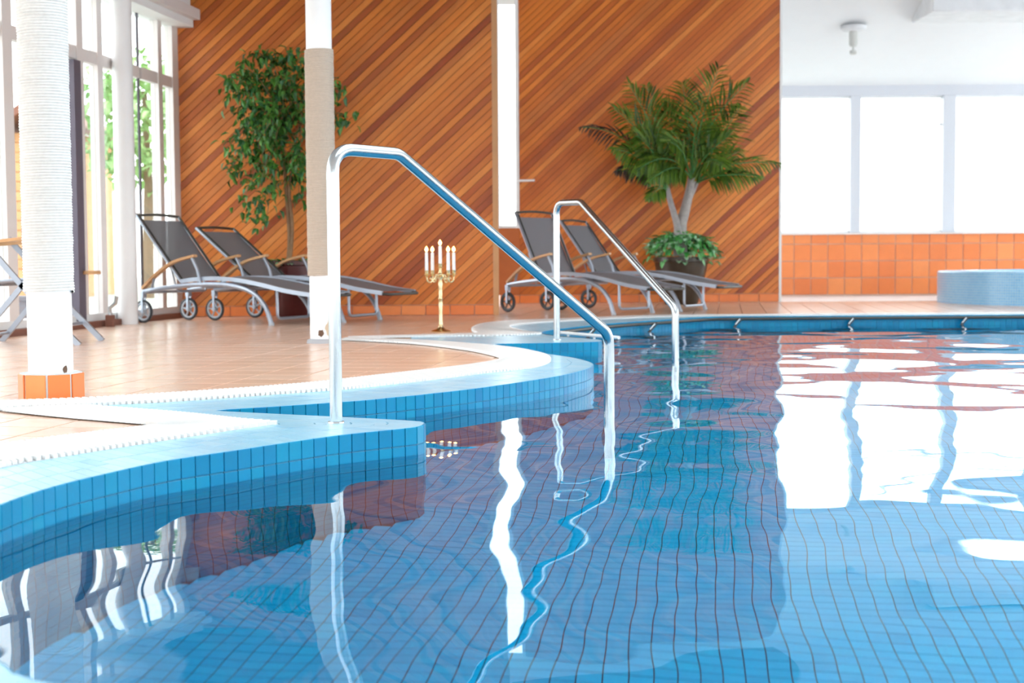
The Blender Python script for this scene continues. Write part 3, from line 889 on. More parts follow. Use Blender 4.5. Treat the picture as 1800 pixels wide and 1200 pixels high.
# ---- unseen right and rear sides of the hall, glazing added to light the pool
def glazed_wall(name, p0, p1, zt, nb, label):
    p0, p1 = Vector(p0), Vector(p1)
    d = (p1 - p0); Lg = d.length; d.normalize(); nrm = Vector((-d.y, d.x, 0))
    w = empty(name); setprops(w, label, kind='structure')
    def bx(s0, s1, z0, z1, o0, o1, nm, mt):
        vs = [p0 + d * s + nrm * o + Vector((0, 0, z)) for z in (z0, z1) for s, o in ((s0, o0), (s1, o0), (s1, o1), (s0, o1))]
        MB().add(vs, [(0, 3, 2, 1), (4, 5, 6, 7), (0, 1, 5, 4), (1, 2, 6, 5), (2, 3, 7, 6), (3, 0, 4, 7)]).build(nm, mt, w)
    bx(0, Lg, 0, 0.3, 0, 0.15, 'sill', M_WHITE)
    bx(0, Lg, zt, 9.0, 0, 0.15, 'upper_wall', M_WHITE)
    for i in range(nb + 1):
        s = i * Lg / nb
        bx(max(0, s - 0.05), min(Lg, s + 0.05), 0.3, zt, 0, 0.12, 'mullion', M_WHITE)
        if i < nb: bx(s + 0.05, s + Lg / nb - 0.05, 0.3, zt, 0.05, 0.056, 'pane', M_GLASS)
glazed_wall('window_7', (9.6, 20.1, 0), (9.6, -2.6, 0), 3.0, 12, 'unseen glazing added along the right side of the hall for daylight')
glazed_wall('window_8', (9.6, -2.6, 0), tuple(LW(LW_LEN)), 1.7, 8, 'unseen glazing added behind the viewpoint for daylight')

# ================================================================== OVERFLOW GRATES
def grate(name, pairs, label, group, smooth=10):
    a = catmull([p[0] for p in pairs], smooth); b = catmull([p[1] for p in pairs], smooth)
    mid = [(p + q_) / 2 for p, q_ in zip(a, b)]
    STEP = 0.024
    # resample along the middle line
    ra, rb = [a[0]], [b[0]]
    acc = 0.0
    for i in range(len(mid) - 1):
        seg = max((mid[i + 1] - mid[i]).length, 0.6 * max((a[i+1]-a[i]).length, (b[i+1]-b[i]).length))
        if seg < 1e-7: continue
        pos = 0.0
        while acc + (seg - pos) >= STEP:
            pos += STEP - acc; acc = 0.0
            t = pos / seg
            ra.append(a[i].lerp(a[i + 1], t)); rb.append(b[i].lerp(b[i + 1], t))
        acc += seg - pos
    g = MB()
    m = len(a)
    g.add([(p.x, p.y, 0.0045) for p in a] + [(p.x, p.y, 0.0045) for p in b], [(i, i + 1, m + i + 1, m + i) for i in range(m - 1)])
    g = g.build(name, M_CHANNEL, fix=False)
    for pl in g.data.polygons:
        if pl.normal.z < 0: pl.flip()
    setprops(g, label, 'grating', group)
    return g, list(zip(ra, rb))
WP = V2
grA = grate('overflow_grate', [
    (WP(-0.58, 1.48), WP(-0.72, 1.22)), (WP(-0.95, 1.74), WP(-1.13, 1.5)), (WP(-1.33, 2.3), WP(-1.6, 2.2)), (WP(-1.46, 3.1), WP(-1.74, 3.15)),
    (G(0, 826), G(-100, 792)), (G(100, 808), G(0, 787)), (G(198, 792), G(100, 774)), (G(300, 776), G(190, 763)), (G(400, 760.5), G(262, 754.3)),
    (G(470, 750.5), G(276, 752)), (G(491, 747.9), G(276, 751.2)), (G(470, 745.5), G(270, 750)), (G(416, 741), G(249, 747.5)), (G(311, 730), G(113, 736)),
    (G(147, 717), G(0, 724))], 'white overflow grating looping around the near ledge with the tall handrail', 'white overflow gratings along the pool rim')
grB = grate('overflow_grate', [
    (G(-330, 737), G(-300, 720)), (G(-100, 730), G(-90, 714)), (G(60, 719), G(0, 710)), (G(147, 716.5), G(120, 705.3)), (G(200, 714), G(190, 702)), (G(300, 709), G(280, 696.5)), (G(420, 700.5), G(390, 689.3)), (G(500, 694.7), G(470, 683.3)),
    (G(600, 687.5), G(560, 675.5)), (G(700, 677), G(667, 663.2)), (G(833, 660.5), G(800, 648)), (G(905, 653), G(850, 641)), (G(950, 645), G(872, 637.3)),
    (G(967, 637), G(879, 634)), (G(964, 628.5), G(877, 630.5)), (G(940, 621), G(860, 625.2)), (G(890, 612.6), G(820, 617)), (G(783, 603.4), G(740, 607)), (G(700, 599.3), G(670, 602.3)), (G(610, 596), G(600, 598.8))],
    'white overflow grating curving around the middle lobe of the deck', 'white overflow gratings along the pool rim')
grC = grate('overflow_grate', [
    (G(615, 596.2), G(615, 594.4)), (G(720, 594), G(720, 591.4)), (G(800, 592.7), G(800, 589.4)), (G(871, 592), G(838, 587.8)), (G(925, 590.2), G(832, 584.2)), (G(951, 588), G(830, 582)), (G(930, 585.5), G(830, 579)),
    (G(903, 580), G(834, 576)), (G(896, 575.5), G(846, 571.5)), (G(910, 572), G(871, 568)), (G(945, 569), G(907, 565.3)), (G(1010, 565), G(978, 562.8)), (G(1085, 561.5), G(1060, 559.5)),
    (G(1150, 559), G(1130, 556.8)), (V2(1.83, FAR_Y + 0.08), V2(1.83, FAR_Y + 0.28)), (V2(2.6, FAR_Y + 0.13), V2(2.6, FAR_Y + 0.24)), (V2(RIGHT_X, FAR_Y + 0.13), V2(RIGHT_X, FAR_Y + 0.24))],
    'white overflow grating around the far bay and along the far pool edge', 'white overflow gratings along the pool rim')
slat_mesh = MB().box((-0.44, -0.0115, 0.0), (0.44, 0.0115, 0.012)).box((0.44, -0.0062, 0.0), (0.5, 0.0062, 0.012)).box((-0.5, -0.0062, 0.0), (-0.44, 0.0062, 0.012)).mesh('slat'); slat_mesh.materials.append(M_GRATE)
def place_slats(gr):
    g, prs = gr
    vis = [(p, q_) for p, q_ in prs if in_frame((p + q_) / 2, 20)]
    vis.sort(key=lambda t: ((t[0] + t[1]) / 2).length)
    chosen = set(id(t[0]) for t in vis[:300])
    rest = MB()
    for p, q_ in prs:
        d = p - q_
        if d.length < 0.01: continue
        m = (p + q_) / 2; an = math.atan2(d.y, d.x)
        if id(p) in chosen:
            o = link('slat', slat_mesh, None, g)
            o.location = (m.x, m.y, 0.0046); o.rotation_euler = (0, 0, an); o.scale = (d.length, 1, 1)
        else:
            M = Matrix.Translation((m.x, m.y, 0.0046)) @ Matrix.Rotation(an, 4, 'Z')
            rest.box((-d.length * .44, -0.0115, 0), (d.length * .44, 0.0115, 0.012), M); rest.box((-d.length * .5, -0.0062, 0), (-d.length * .44, 0.0062, 0.012), M); rest.box((d.length * .44, -0.0062, 0), (d.length * .5, 0.0062, 0.012), M)
    if rest.v: setprops(rest.build('slat', M_GRATE, g, fix=False), kind='stuff')
for gr in (grA, grB, grC): place_slats(gr)

# ================================================================== HANDRAILS
def handrail(p0, p1, label, r=0.0215):
    t = empty('pool_handrail', (p0.x, p0.y, 0.006)); setprops(t, label, 'handrail', 'steel pool handrails')
    d = (p1 - p0); L_ = d.length; d = d.normalized()
    P = lambda s, z: Vector((d.x * s, d.y * s, z))
    pts = fillet([P(0, 0), P(0, 0.945 - r), P(0.285, 0.94 - r), P(L_, 0.245), P(L_, POOL_Z + 0.0)], 0.085, 10)
    pts = [pts[0]] + [pts[0].lerp(pts[1], 0.5)] + pts[1:]
    MB().tube(pts, r, 20).build('rail', M_STEEL, t, True)
    MB().lathe([(r + 0.001, 0.006), (r + 0.006, 0.005), (r + 0.007, 0.0), (r, 0.0)], 24, cap=False).build('base_collar', M_STEEL, t, True)
    return t
r1a = G(591, 746); r1b = V2(0.392, 5.74)
handrail(r1a, r1b, 'tall steel handrail in front, standing on the near blue ledge')
r2a = G(979, 598.5); r2b = V2(0.985, 8.56)
handrail(r2a, r2b, 'smaller looking steel handrail farther back beside the grey loungers')
# grab rail along the far wall with brackets
gl = []
i0 = min(range(len(shore)), key=lambda i: (shore[i] - G(972, 580.5)).length)
for i in range(i0, len(shore) - 1, 4):
    a, b = shore[i], shore[i + 1]
    nrm = Vector((b.y - a.y, -(b.x - a.x), 0)).normalized()
    if nrm.y > 0 and shore[i].y > 12.5: nrm = -nrm
    gl.append(a + nrm * 0.045 + Vector((0, 0, -0.018)))
gr = empty('grab_rail', (0, 0, 0)); setprops(gr, 'dark grab rail under the far pool edge on small brackets', 'rail')
MB().tube(gl, 0.014, 8).build('rail', M_DARKTUBE, gr, True)
for px in (1035, 1152, 1302, 1489, 1699):
    tgt = min(gl, key=lambda p: abs((p.x / p.y) - (px - 900) / F))
    k = gl.index(tgt)
    mb = MB().tube([tgt + Vector((0.05, 0.0, 0.005)), tgt + Vector((0.0, -0.02, -0.05)), tgt + Vector((-0.05, -0.05, -0.1))], 0.012, 8)
    br = mb.build('bracket', M_DARKTUBE, gr, True)
    MB().tube([tgt + Vector((-0.015, -0.035, -0.05)), tgt + Vector((0.03, -0.02, 0.0))], 0.009, 8).build('clip', M_STEEL, br, True)
b0, b1 = G(984, 589), G(1088, 598.5)
wb = empty('grab_bar', (b0.x, b0.y, 0.0)); setprops(wb, 'short white grab bar at the tip of the far blue ledge', 'rail')
MB().tube([Vector((0, 0, 0.02)), (b1 - b0) + Vector((0, 0, 0.02))], 0.012, 10).build('bar', M_WHITE, wb, True)
for t_ in (0.15, 0.6): 
    MB().tube([(b1 - b0) * t_ + Vector((0, 0, 0.02)), (b1 - b0) * t_ + Vector((0, -0.0, -0.02))], 0.008, 8).build('bracket', M_WHITE, wb, True)

# ================================================================== COLUMNS
def rope_wrap(R0, z0, z1, pitch=0.0115, seg=36, rr=0.0062):
    """one rope wound in a tight helix around the column"""
    mb = MB()
    turns = int((z1 - z0) / pitch)
    pts = []
    n_ = turns * seg
    cs = 6
    vs = []
    for i in range(n_ + 1):
        a = 2 * math.pi * i / seg; z = z0 + pitch * i / seg
        wob = 0.0006 * math.sin(i * 0.37) + 0.0008 * math.sin(i * 0.031)
        for k in range(cs):
            b = 2 * math.pi * k / cs
            r = R0 + rr + wob + rr * math.cos(b)
            vs.append((r * math.cos(a), r * math.sin(a), z + rr * 1.02 * math.sin(b)))
    fs = [(i * cs + k, i * cs + (k + 1) % cs, (i + 1) * cs + (k + 1) % cs, (i + 1) * cs + k) for i in range(n_) for k in range(cs)]
    return mb.add(vs, fs)
def column(p, R, H, label, base_z=0.0, wrap=None, wmat=None, group='round white columns'):
    t = empty('column', (p.x, p.y, 0.0)); setprops(t, label, 'column', group)
    MB().lathe([(R, base_z), (R, H)], 40).build('shaft', M_COLUMN, t, True)
    if wrap:
        rope_wrap(R, wrap[0], wrap[1]).build('rope_wrap', wmat, t, True, fix=False)
    return t
c1 = G(91, 703); c1 = Vector((c1.x * (5.78 / c1.y), 5.78, 0))
col1 = column(c1, 0.088, 7.5, 'thick white column wrapped in white rope on a terracotta plinth', 0.1, (0.435, 1.95), M_ROPE)
# octagonal plinth with one tile on each face
PR = 0.128
pl = MB().lathe([(PR - 0.004, 0.0), (PR - 0.004, 0.108)], 8, phase=math.radians(10)).build('plinth', M_CHANNEL, col1)
side = 2 * PR * math.sin(math.pi / 8); apo = PR * math.cos(math.pi / 8)
pt = MB().bbox((-side/2 + 0.005, -0.004, 0.003), (side/2 - 0.005, 0.004, 0.104), 0.002).mesh('plinth_tile'); pt.materials.append(M_TERRA)
for k in range(8):
    a = math.radians(10) + (k + 0.5) * math.pi / 4
    o = link('plinth_tile', pt, None, pl)
    o.location = (apo * math.cos(a), apo * math.sin(a), 0); o.rotation_euler = (0, 0, a + math.pi / 2)
def patch(parent, R, a0, a1, z0, z1, mat, name='rust_patch', seed=1):
    rnd = random.Random(seed)
    mb = MB(); k = 12
    ring = []
    ca, cz = (a0 + a1) / 2, (z0 + z1) / 2
    for i in range(k):
        b = 2 * math.pi * i / k; q_ = rnd.uniform(0.6, 1.0)
        a = ca + (a1 - a0) / 2 * math.cos(b) * q_; z = cz + (z1 - z0) / 2 * math.sin(b) * q_
        ring.append(((R + 0.0012) * math.cos(a), (R + 0.0012) * math.sin(a), z))
    ring.append(((R + 0.0016) * math.cos(ca), (R + 0.0016) * math.sin(ca), cz))
    mb.add(ring, [(i, (i + 1) % k, k) for i in range(k)])
    return mb.build(name, mat, parent)
patch(col1, 0.088, math.radians(-42), math.radians(-24), 0.103, 0.145, M_RUST, seed=4)
c2 = G(568, 602); c2 = Vector((c2.x * (9.55 / c2.y), 9.55, 0))
col2 = column(c2, 0.085, 3.2, 'slim white column wrapped in tan rope beside the ficus', 0.0, (0.45, 1.95), M_ROPETAN)
MB().lathe([(0.085, 0.03), (0.105, 0.022), (0.11, 0.0), (0.085, 0.0)], 32, cap=False).build('base_flange', M_FLANGE, col2, True)
patch(col2, 0.085, math.radians(-110), math.radians(-72), 0.035, 0.1, M_RUST, seed=7)
patch(col2, 0.085, math.radians(-75), math.radians(-40), 0.04, 0.16, varied('bare_plaster', [(0.6, 0.48, 0.36)], rough=0.9), 'bare_patch', seed=9)
MB().bbox((-0.02, -0.094, 0.45), (0.0, -0.082, 0.47), 0.003, Matrix.Rotation(math.radians(-22), 4, 'Z')).build('rope_end', M_ROPETAN, col2)
c3 = LW(LWs(200), 0, 0.12)
column(c3, 0.089, 2.9, 'plain white column standing in front of the left glazing')

# ================================================================== SUN LOUNGERS
WHEEL_R = 0.105
def make_lounger(base, ang, top_s, top_z, label, dark=False):
    t = empty('sun_lounger', (base.x, base.y, 0), math.radians(ang))
    setprops(t, label, 'sun lounger', 'wheeled mesh sun loungers')
    HW = 0.31      # half width of the base
    SW = 0.285     # half width of bed
    hs, hz_ = 0.42, 0.365
    # backrest: side tubes, curved top bar
    up = Vector((top_s - hs, 0, top_z - hz_)); ln = up.length; u = up.normalized()
    bf = MB()
    for sy in (-1, 1):
        bf.tube([Vector((hs, sy * SW, hz_)), Vector((hs, sy * SW, hz_)) + up], 0.014, 8)
    top = [Vector((top_s, -SW, top_z)), Vector((top_s, -SW * .5, top_z)) + u * 0.012, Vector((top_s, 0, top_z)) + u * 0.018, Vector((top_s, SW * .5, top_z)) + u * 0.012, Vector((top_s, SW, top_z))]
    bfo = bf.build('backrest_frame', M_ALU, t, True)
    MB().tube(top, 0.012, 8).build('top_bar', M_TEAK if False else M_DARKTUBE, bfo, True)
    for sy in (-1, 1):
        nrm = Vector((u.z, 0, -u.x))
        pA = Vector((hs, sy * (SW - 0.018), hz_)) + nrm * 0.012
        MB().tube([pA, pA + up * 0.97], 0.011, 6).build('edge_piping', M_DARKTUBE, bfo, True)
    nrm = Vector((u.z, 0, -u.x))
    a0 = Vector((hs, 0, hz_)) + u * 0.03; a1 = Vector((hs, 0, hz_)) + up - u * 0.055
    mb = MB()
    prof = [a0.lerp(a1, k / 6) + nrm * (-0.015 * math.sin(math.pi * k / 6)) for k in range(7)]
    mb.ribbon(prof, (0, 1, 0), 2 * SW - 0.03, 0.003)
    mb.build('back_fabric', M_FABRIC, t)
    # seat
    sp = [(0.42, 0.375), (0.58, 0.392), (0.8, 0.4), (1.05, 0.385), (1.3, 0.345), (1.55, 0.295), (1.8, 0.262)]
    cur = catmull([Vector((s, 0, z)) for s, z in sp], 4)
    sf = MB()
    for sy in (-1, 1): sf.ribbon([p + Vector((0, sy * SW, 0)) for p in cur], (0, 1, 0), 0.024, 0.036)
    sfo = sf.build('seat_frame', M_ALU, t)
    e = cur[-1]
    MB().tube(fillet([e + Vector((-0.03, -SW, -0.004)), e + Vector((0.05, -SW * .9, -0.012)), e + Vector((0.05, SW * .9, -0.012)), e + Vector((-0.03, SW, -0.004))], 0.05, 5), 0.013, 8).build('foot_bar', M_DARKTUBE, sfo, True)
    MB().ribbon([p + Vector((0, 0, 0.016 - 0.012 * math.sin(math.pi * i / (len(cur) - 1)))) for i, p in enumerate(cur)], (0, 1, 0), 2 * SW - 0.02, 0.003).build('seat_fabric', M_FABRIC, t)
    # base arcs, one each side, ending in the front leg
    arc = catmull([Vector((0.0, 0, 0.285)), Vector((0.25, 0, 0.315)), Vector((0.6, 0, 0.345)), Vector((0.95, 0, 0.342)), Vector((1.2, 0, 0.285)), Vector((1.34, 0, 0.17)), Vector((1.41, 0, 0.012))], 5)
    for sy in (-1, 1):
        a = MB().tube([p + Vector((0, sy * HW, 0)) for p in arc], 0.021, 8).build('side_arc', M_ALU, t, True)
        q_ = arc[-1] + Vector((0, sy * HW, 0))
        MB().lathe([(0.02, -0.012), (0.024, -0.012), (0.024, 0.01), (0.0, 0.012)], 10, tuple(q_), cap=False).build('foot_cap', M_HUB, a, True)
        # teak armrest with its post and rear strut
        ar = catmull([Vector((0.0, sy * HW, 0.31)), Vector((0.16, sy * HW, 0.435)), Vector((0.36, sy * HW, 0.545)), Vector((0.6, sy * HW, 0.6))], 5)
        MB().ribbon(ar, (0, 1, 0), 0.05, 0.022).build('armrest', M_TEAK, t)
        MB().tube([(0.56, sy * HW, 0.585), (0.62, sy * HW, 0.48), (0.655, sy * HW, 0.345)], 0.014, 8).build('arm_post', M_ALU, t, True)
        MB().tube([(0.13, sy * HW, 0.4), (0.1, sy * HW, 0.3)], 0.012, 8).build('arm_strut', M_ALU, t, True)
        # wheel: tyre, rim with spokes, fork
        wy = sy * (HW + 0.0)
        tyre = MB()
        tyre.tube([(WHEEL_R * 0.88 * math.cos(k * math.pi / 14), wy, WHEEL_R + WHEEL_R * 0.88 * math.sin(k * math.pi / 14)) for k in range(28)], 0.0125, 8, closed=True)
        w = tyre.build('wheel', M_RUBBER, t, True)
        hb = MB()
        hb.tube([(WHEEL_R * 0.74 * math.cos(k * math.pi / 12), wy, WHEEL_R + WHEEL_R * 0.74 * math.sin(k * math.pi / 12)) for k in range(24)], 0.011, 8, closed=True)
        hb.build('rim', M_HUB if not dark else M_DARKTUBE, w, True)
        hb = MB().tube([(0, wy - 0.022, WHEEL_R), (0, wy + 0.022, WHEEL_R)], 0.02, 12)
        for k in range(5):
            a2 = 2 * math.pi * k / 5 + 0.5
            hb.tube([(0, wy, WHEEL_R), (WHEEL_R * .74 * math.cos(a2), wy, WHEEL_R + WHEEL_R * .74 * math.sin(a2))], 0.0085, 6)
        hb.build('spokes', M_HUB if not dark else M_DARKTUBE, w, True)
        fk = MB()
        for o_ in (-0.022, 0.022): fk.ribbon([(0, wy + o_, WHEEL_R - 0.01), (0.0, wy + o_, 0.24)], (1, 0, 0), 0.022, 0.005)
        fk.bbox((-0.02, wy - 0.026, 0.225), (0.02, wy + 0.026, 0.285), 0.004)
        fk.build('fork', M_ALU, t)
    # cross tubes
    MB().tube([(0.02, -HW, 0.275), (0.02, HW, 0.275)], 0.013, 8).build('cross_tube', M_ALU, t, True)
    MB().tube([(0.66, -HW, 0.33), (0.66, HW, 0.33)], 0.013, 8).build('cross_tube', M_ALU, t, True)
    MB().tube([(1.08, -HW, 0.325), (1.08, HW, 0.325)], 0.013, 8).build('cross_tube', M_ALU, t, True)
    # U-shaped foot stand
    MB().tube(fillet([(1.42, -0.235, 0.325), (1.42, -0.235, 0.055), (1.42, 0.235, 0.055), (1.42, 0.235, 0.325)], 0.05, 5), 0.013, 8).build('foot_stand', M_ALU, t, True)
    # back support stay
    MB().tube(fillet([(hs - 0.22, -0.2, hz_ + 0.3 * ln * u.z + 0.05), (0.3, -0.2, 0.28), (0.3, 0.2, 0.28), (hs - 0.22, 0.2, hz_ + 0.3 * ln * u.z + 0.05)], 0.03, 3), 0.008, 6).build('back_stay', M_ALU, t, True)
    return t
def lounger_base(w1, ang):
    a = math.radians(ang); v = Vector((-math.sin(a), math.cos(a), 0))
    return w1 + v * 0.31
wA = V2(-3.31, 12.78); make_lounger(lounger_base(wA, -27), -27, -0.08, 0.965, 'grey mesh sun lounger nearest the left glazing, backrest raised high')
wB = V2(-2.76, 13.22); make_lounger(lounger_base(wB, -26), -26, -0.22, 0.86, 'grey mesh sun lounger in front of the ficus pot, backrest half lowered')
wC = V2(-0.04, 14.8); make_lounger(lounger_base(wC, -43), -43, 0.09, 1.03, 'grey mesh sun lounger below the tall narrow window', True)
wD = V2(0.53, 15.32); make_lounger(lounger_base(wD, -32), -32, -0.02, 0.955, 'grey mesh sun lounger in front of the palm pot', True)

# ================================================================== FOLDING ARMCHAIR at the left edge
fc = empty('folding_armchair', (-3.35, 9.72, 0)); setprops(fc, 'grey folding armchair half hidden behind the thick rope wrapped column', 'chair')
for yy in (-0.27, 0.27):
    MB().ribbon([(-0.17, yy, 0.72), (0.2, yy, 0.28), (0.47, yy, 0.0)], (0, 1, 0), 0.026, 0.036).build('leg', M_ALU, fc)
    MB().ribbon([(0.13, yy, 0.43), (-0.07, yy, 0.2), (-0.24, yy, 0.0)], (0, 1, 0), 0.026, 0.034).build('leg', M_ALU, fc)
    MB().ribbon(catmull([Vector((-0.45, yy, 0.665)), Vector((-0.15, yy, 0.685)), Vector((0.16, yy, 0.715))], 4), (0, 1, 0), 0.05, 0.022).build('armrest', M_TEAK, fc)
    MB().tube([(-0.4, yy * .93, 0.4), (0.14, yy * .93, 0.44)], 0.013, 8).build('seat_rail', M_ALU, fc, True)
    MB().tube([(-0.3, yy * .93, 0.41), (-0.62, yy * .93, 1.05)], 0.014, 8).build('back_post', M_ALU, fc, True)
    MB().tube([(0.16, yy, 0.7), (0.2, yy, 0.55), (0.12, yy, 0.44)], 0.012, 8).build('arm_support', M_ALU, fc, True)
MB().ribbon([(-0.34, 0, 0.405), (-0.1, 0, 0.395), (0.14, 0, 0.445)], (0, 1, 0), 0.47, 0.004).build('seat_fabric', M_FABRIC, fc)
MB().ribbon([(-0.31, 0, 0.43), (-0.44, 0, 0.72), (-0.6, 0, 1.02)], (0, 1, 0), 0.47, 0.004).build('back_fabric', M_FABRIC, fc)
MB().tube([(0.33, -0.27, 0.125), (0.33, 0.27, 0.125)], 0.011, 8).build('stretcher', M_ALU, fc, True)
MB().tube([(-0.19, -0.27, 0.06), (-0.19, 0.27, 0.06)], 0.011, 8).build('stretcher', M_ALU, fc, True)

# ================================================================== CANDELABRA AND CANDLES
cb = G(775, 583)
ca = empty('candelabra', (cb.x, cb.y, 0.0)); setprops(ca, 'tall five armed brass candelabra standing on the deck', 'candelabra')
MB().lathe([(0.0, 0), (0.075, 0.0), (0.078, 0.006), (0.06, 0.014), (0.035, 0.022), (0.02, 0.035), (0.014, 0.05)], 28, cap=False).build('base', M_BRASS, ca, True)
MB().lathe([(0.014, 0.045), (0.017, 0.06), (0.012, 0.075), (0.0135, 0.15), (0.0155, 0.22), (0.0125, 0.24), (0.019, 0.252), (0.0125, 0.264), (0.0125, 0.33), (0.017, 0.37), (0.012, 0.395),
            (0.022, 0.424), (0.012, 0.437), (0.011, 0.442), (0.017, 0.45), (0.010, 0.465), (0.010, 0.49)], 16).build('stem', M_BRASS, ca, True)
def cup(mb, x, y, z):
    mb.lathe([(0.006, -0.02), (0.012, -0.012), (0.007, -0.006), (0.02, 0.0), (0.024, 0.004), (0.013, 0.008), (0.015, 0.03), (0.016, 0.032), (0.0, 0.03)], 14, (x, y, z), cap=False)
mb = MB(); cup(mb, 0, 0, 0.491); mb.build('candle_cup', M_BRASS, ca, True)
cand_pos = [(0, 0, 0.521, 0.138)]
for k in range(4):
    a = math.radians(33 + 90 * k); R_ = 0.12
    dx, dy = math.cos(a), math.sin(a)
    arm = [p + Vector((0, 0, 0.039)) for p in catmull([Vector((dx * 0.012, dy * 0.012, 0.388)), Vector((dx * 0.035, dy * 0.035, 0.398)), Vector((dx * 0.05, dy * 0.05, 0.375)), Vector((dx * 0.085, dy * 0.085, 0.342)), Vector((dx * 0.113, dy * 0.113, 0.352)), Vector((dx * R_, dy * R_, 0.395))], 5)]
    MB().tube(arm, 0.0058, 8).build('arm', M_BRASS, ca, True)
    curl = [Vector((dx * (0.075 + 0.018 * (1 - t / 14) * math.cos(t * .6)), dy * (0.075 + 0.018 * (1 - t / 14) * math.cos(t * .6)), 0.404 + 0.018 * (1 - t / 14) * math.sin(t * .6))) for t in range(13)]
    MB().tube(curl, 0.004, 6).build('scroll', M_BRASS, ca, True)
    mb = MB(); cup(mb, dx * R_, dy * R_, 0.439); mb.build('candle_cup', M_BRASS, ca, True)
    cand_pos.append((dx * R_, dy * R_, 0.469, 0.14))
clabels = ['white candle burning on the highest middle cup of the candelabra', 'burning white candle on the far right arm of the candelabra', 'burning white candle second from left on the candelabra',
           'burning white candle at the left end of the candelabra', 'burning white candle just right of the middle candle']
for (x, y, z, hh), lb in zip(cand_pos, clabels):
    c = empty('candle', (cb.x + x, cb.y + y, z)); setprops(c, lb, 'candle', 'candles on the candelabra')
    MB().lathe([(0.0128, 0.0), (0.0118, hh - 0.006), (0.008, hh), (0.002, hh - 0.002)], 16).build('wax', M_WAX, c, True)
    MB().tube([(0, 0, hh - 0.003), (0.001, 0, hh + 0.012)], 0.0015, 6).build('wick', M_WICK, c, True)
    MB().lathe([(0.0005, hh + 0.002), (0.0105, hh + 0.012), (0.013, hh + 0.022), (0.009, hh + 0.032), (0.0004, hh + 0.046)], 12).build('flame', M_FLAME, c, True)

# ================================================================== PLANTS
def leaf(mb, p, d, upv, L_, W_, fold=0.25, droop=0.2):
    d = d.normalized(); s = d.cross(upv)
    if s.length < 1e-4: s = d.orthogonal()
    s.normalize(); n_ = s.cross(d).normalized()
    q1 = p + d * L_ * 0.35 + n_ * L_ * 0.04
    q2 = p + d * L_ * 0.72 - n_ * L_ * droop * 0.4
    tip = p + d * L_ - n_ * L_ * droop
    vs = [p, q1 + s * W_ / 2 + n_ * W_ * fold, q1, q1 - s * W_ / 2 + n_ * W_ * fold, q2 + s * W_ * 0.36 + n_ * W_ * fold * .7, q2, q2 - s * W_ * 0.36 + n_ * W_ * fold * .7, tip]
    mb.add(vs, [(0, 2, 1), (0, 3, 2), (1, 2, 5, 4), (2, 3, 6, 5), (4, 5, 7), (5, 6, 7)])
# ---- ficus
rnd = random.Random(3)
FY = 13.86
fb = D(517, 555, FY); fb.z = 0
fx = empty('potted_ficus', (fb.x, fb.y, 0)); setprops(fx, 'tall weeping ficus tree in a dark red pot beside the tan column', 'plant')
MB().lathe([(0.0, 0.0), (0.15, 0.0), (0.165, 0.02), (0.195, 0.35), (0.205, 0.5), (0.225, 0.51), (0.225, 0.55), (0.2, 0.555), (0.19, 0.52), (0.0, 0.51)], 32, cap=False).build('pot', M_POTRED, fx, True)
MB().lathe([(0.0, 0.525), (0.185, 0.52)], 24, cap=False).build('soil', M_SOIL, fx)
def FP(px, py, dy=0.0):
    p = D(px, py, FY + dy); return p - Vector((fb.x, fb.y, 0))
trunk = catmull([FP(507, 470), FP(510, 420), FP(505, 350), FP(500, 290, .03), FP(496, 200, .03), FP(505, 120)], 6)
MB().tube(trunk, [0.03 - 0.02 * i / (len(trunk) - 1) for i in range(len(trunk))], 8).build('trunk', M_BARK, fx, True)
t2 = catmull([FP(509, 470, -.03), FP(514, 400, -.03), FP(509, 330, -.05), FP(520, 250, -.06), FP(535, 170, -.04)], 6)
MB().tube(t2, [0.018 - 0.011 * i / (len(t2) - 1) for i in range(len(t2))], 8).build('trunk', M_BARK, fx, True)
branches = []
ends = [(400, 135), (402, 152), (425, 105), (450, 98), (475, 95), (505, 88), (530, 95), (415, 190), (430, 165), (420, 240), (408, 255), (412, 290), (440, 215), (460, 150), (470, 200),
        (405, 297), (430, 345), (445, 378), (470, 375), (455, 330), (480, 320), (465, 290), (500, 240), (520, 160), (540, 130), (560, 110), (602, 150), (612, 205),
        (540, 230), (530, 280), (520, 310), (545, 300), (450, 260), (490, 160), (480, 260), (515, 210), (435, 130), (550, 190), (525, 345), (440, 310), (463, 235), (448, 185), (500, 130)]
fol = MB()
bm_ = MB()
for (ex, ey) in ends:
    k = rnd.randint(len(trunk) // 2, len(trunk) - 3)
    a = (trunk if rnd.random() < 0.6 else t2)[min(k, len(t2) - 2)]
    e_ = FP(ex, ey, rnd.uniform(-0.5, 0.02))
    mid_ = a.lerp(e_, 0.55) + Vector((0, 0, rnd.uniform(0.08, 0.25)))
    br = catmull([a, mid_, e_], 6)
    bm_.tube(br, 0.004, 5)
    for q_ in range(4, len(br)):
        for r_ in range(6 if q_ > 7 else 2):
            p = br[q_] + Vector((rnd.gauss(0, .05), -abs(rnd.gauss(0, .05)), rnd.gauss(-0.02, .05)))
            d = Vector((rnd.uniform(-1, 1), rnd.uniform(-1, 1), rnd.uniform(-1.3, 0.1)))
            leaf(fol, p, d, Vector((rnd.uniform(-.5, .5), rnd.uniform(-.5, .5), 1)), rnd.uniform(0.07, 0.11), rnd.uniform(0.035, 0.05))
bm_.build('branches', M_BARK, fx, True)
setprops(fol.build('foliage', M_LEAF, fx, fix=False), kind='stuff')
und = MB()
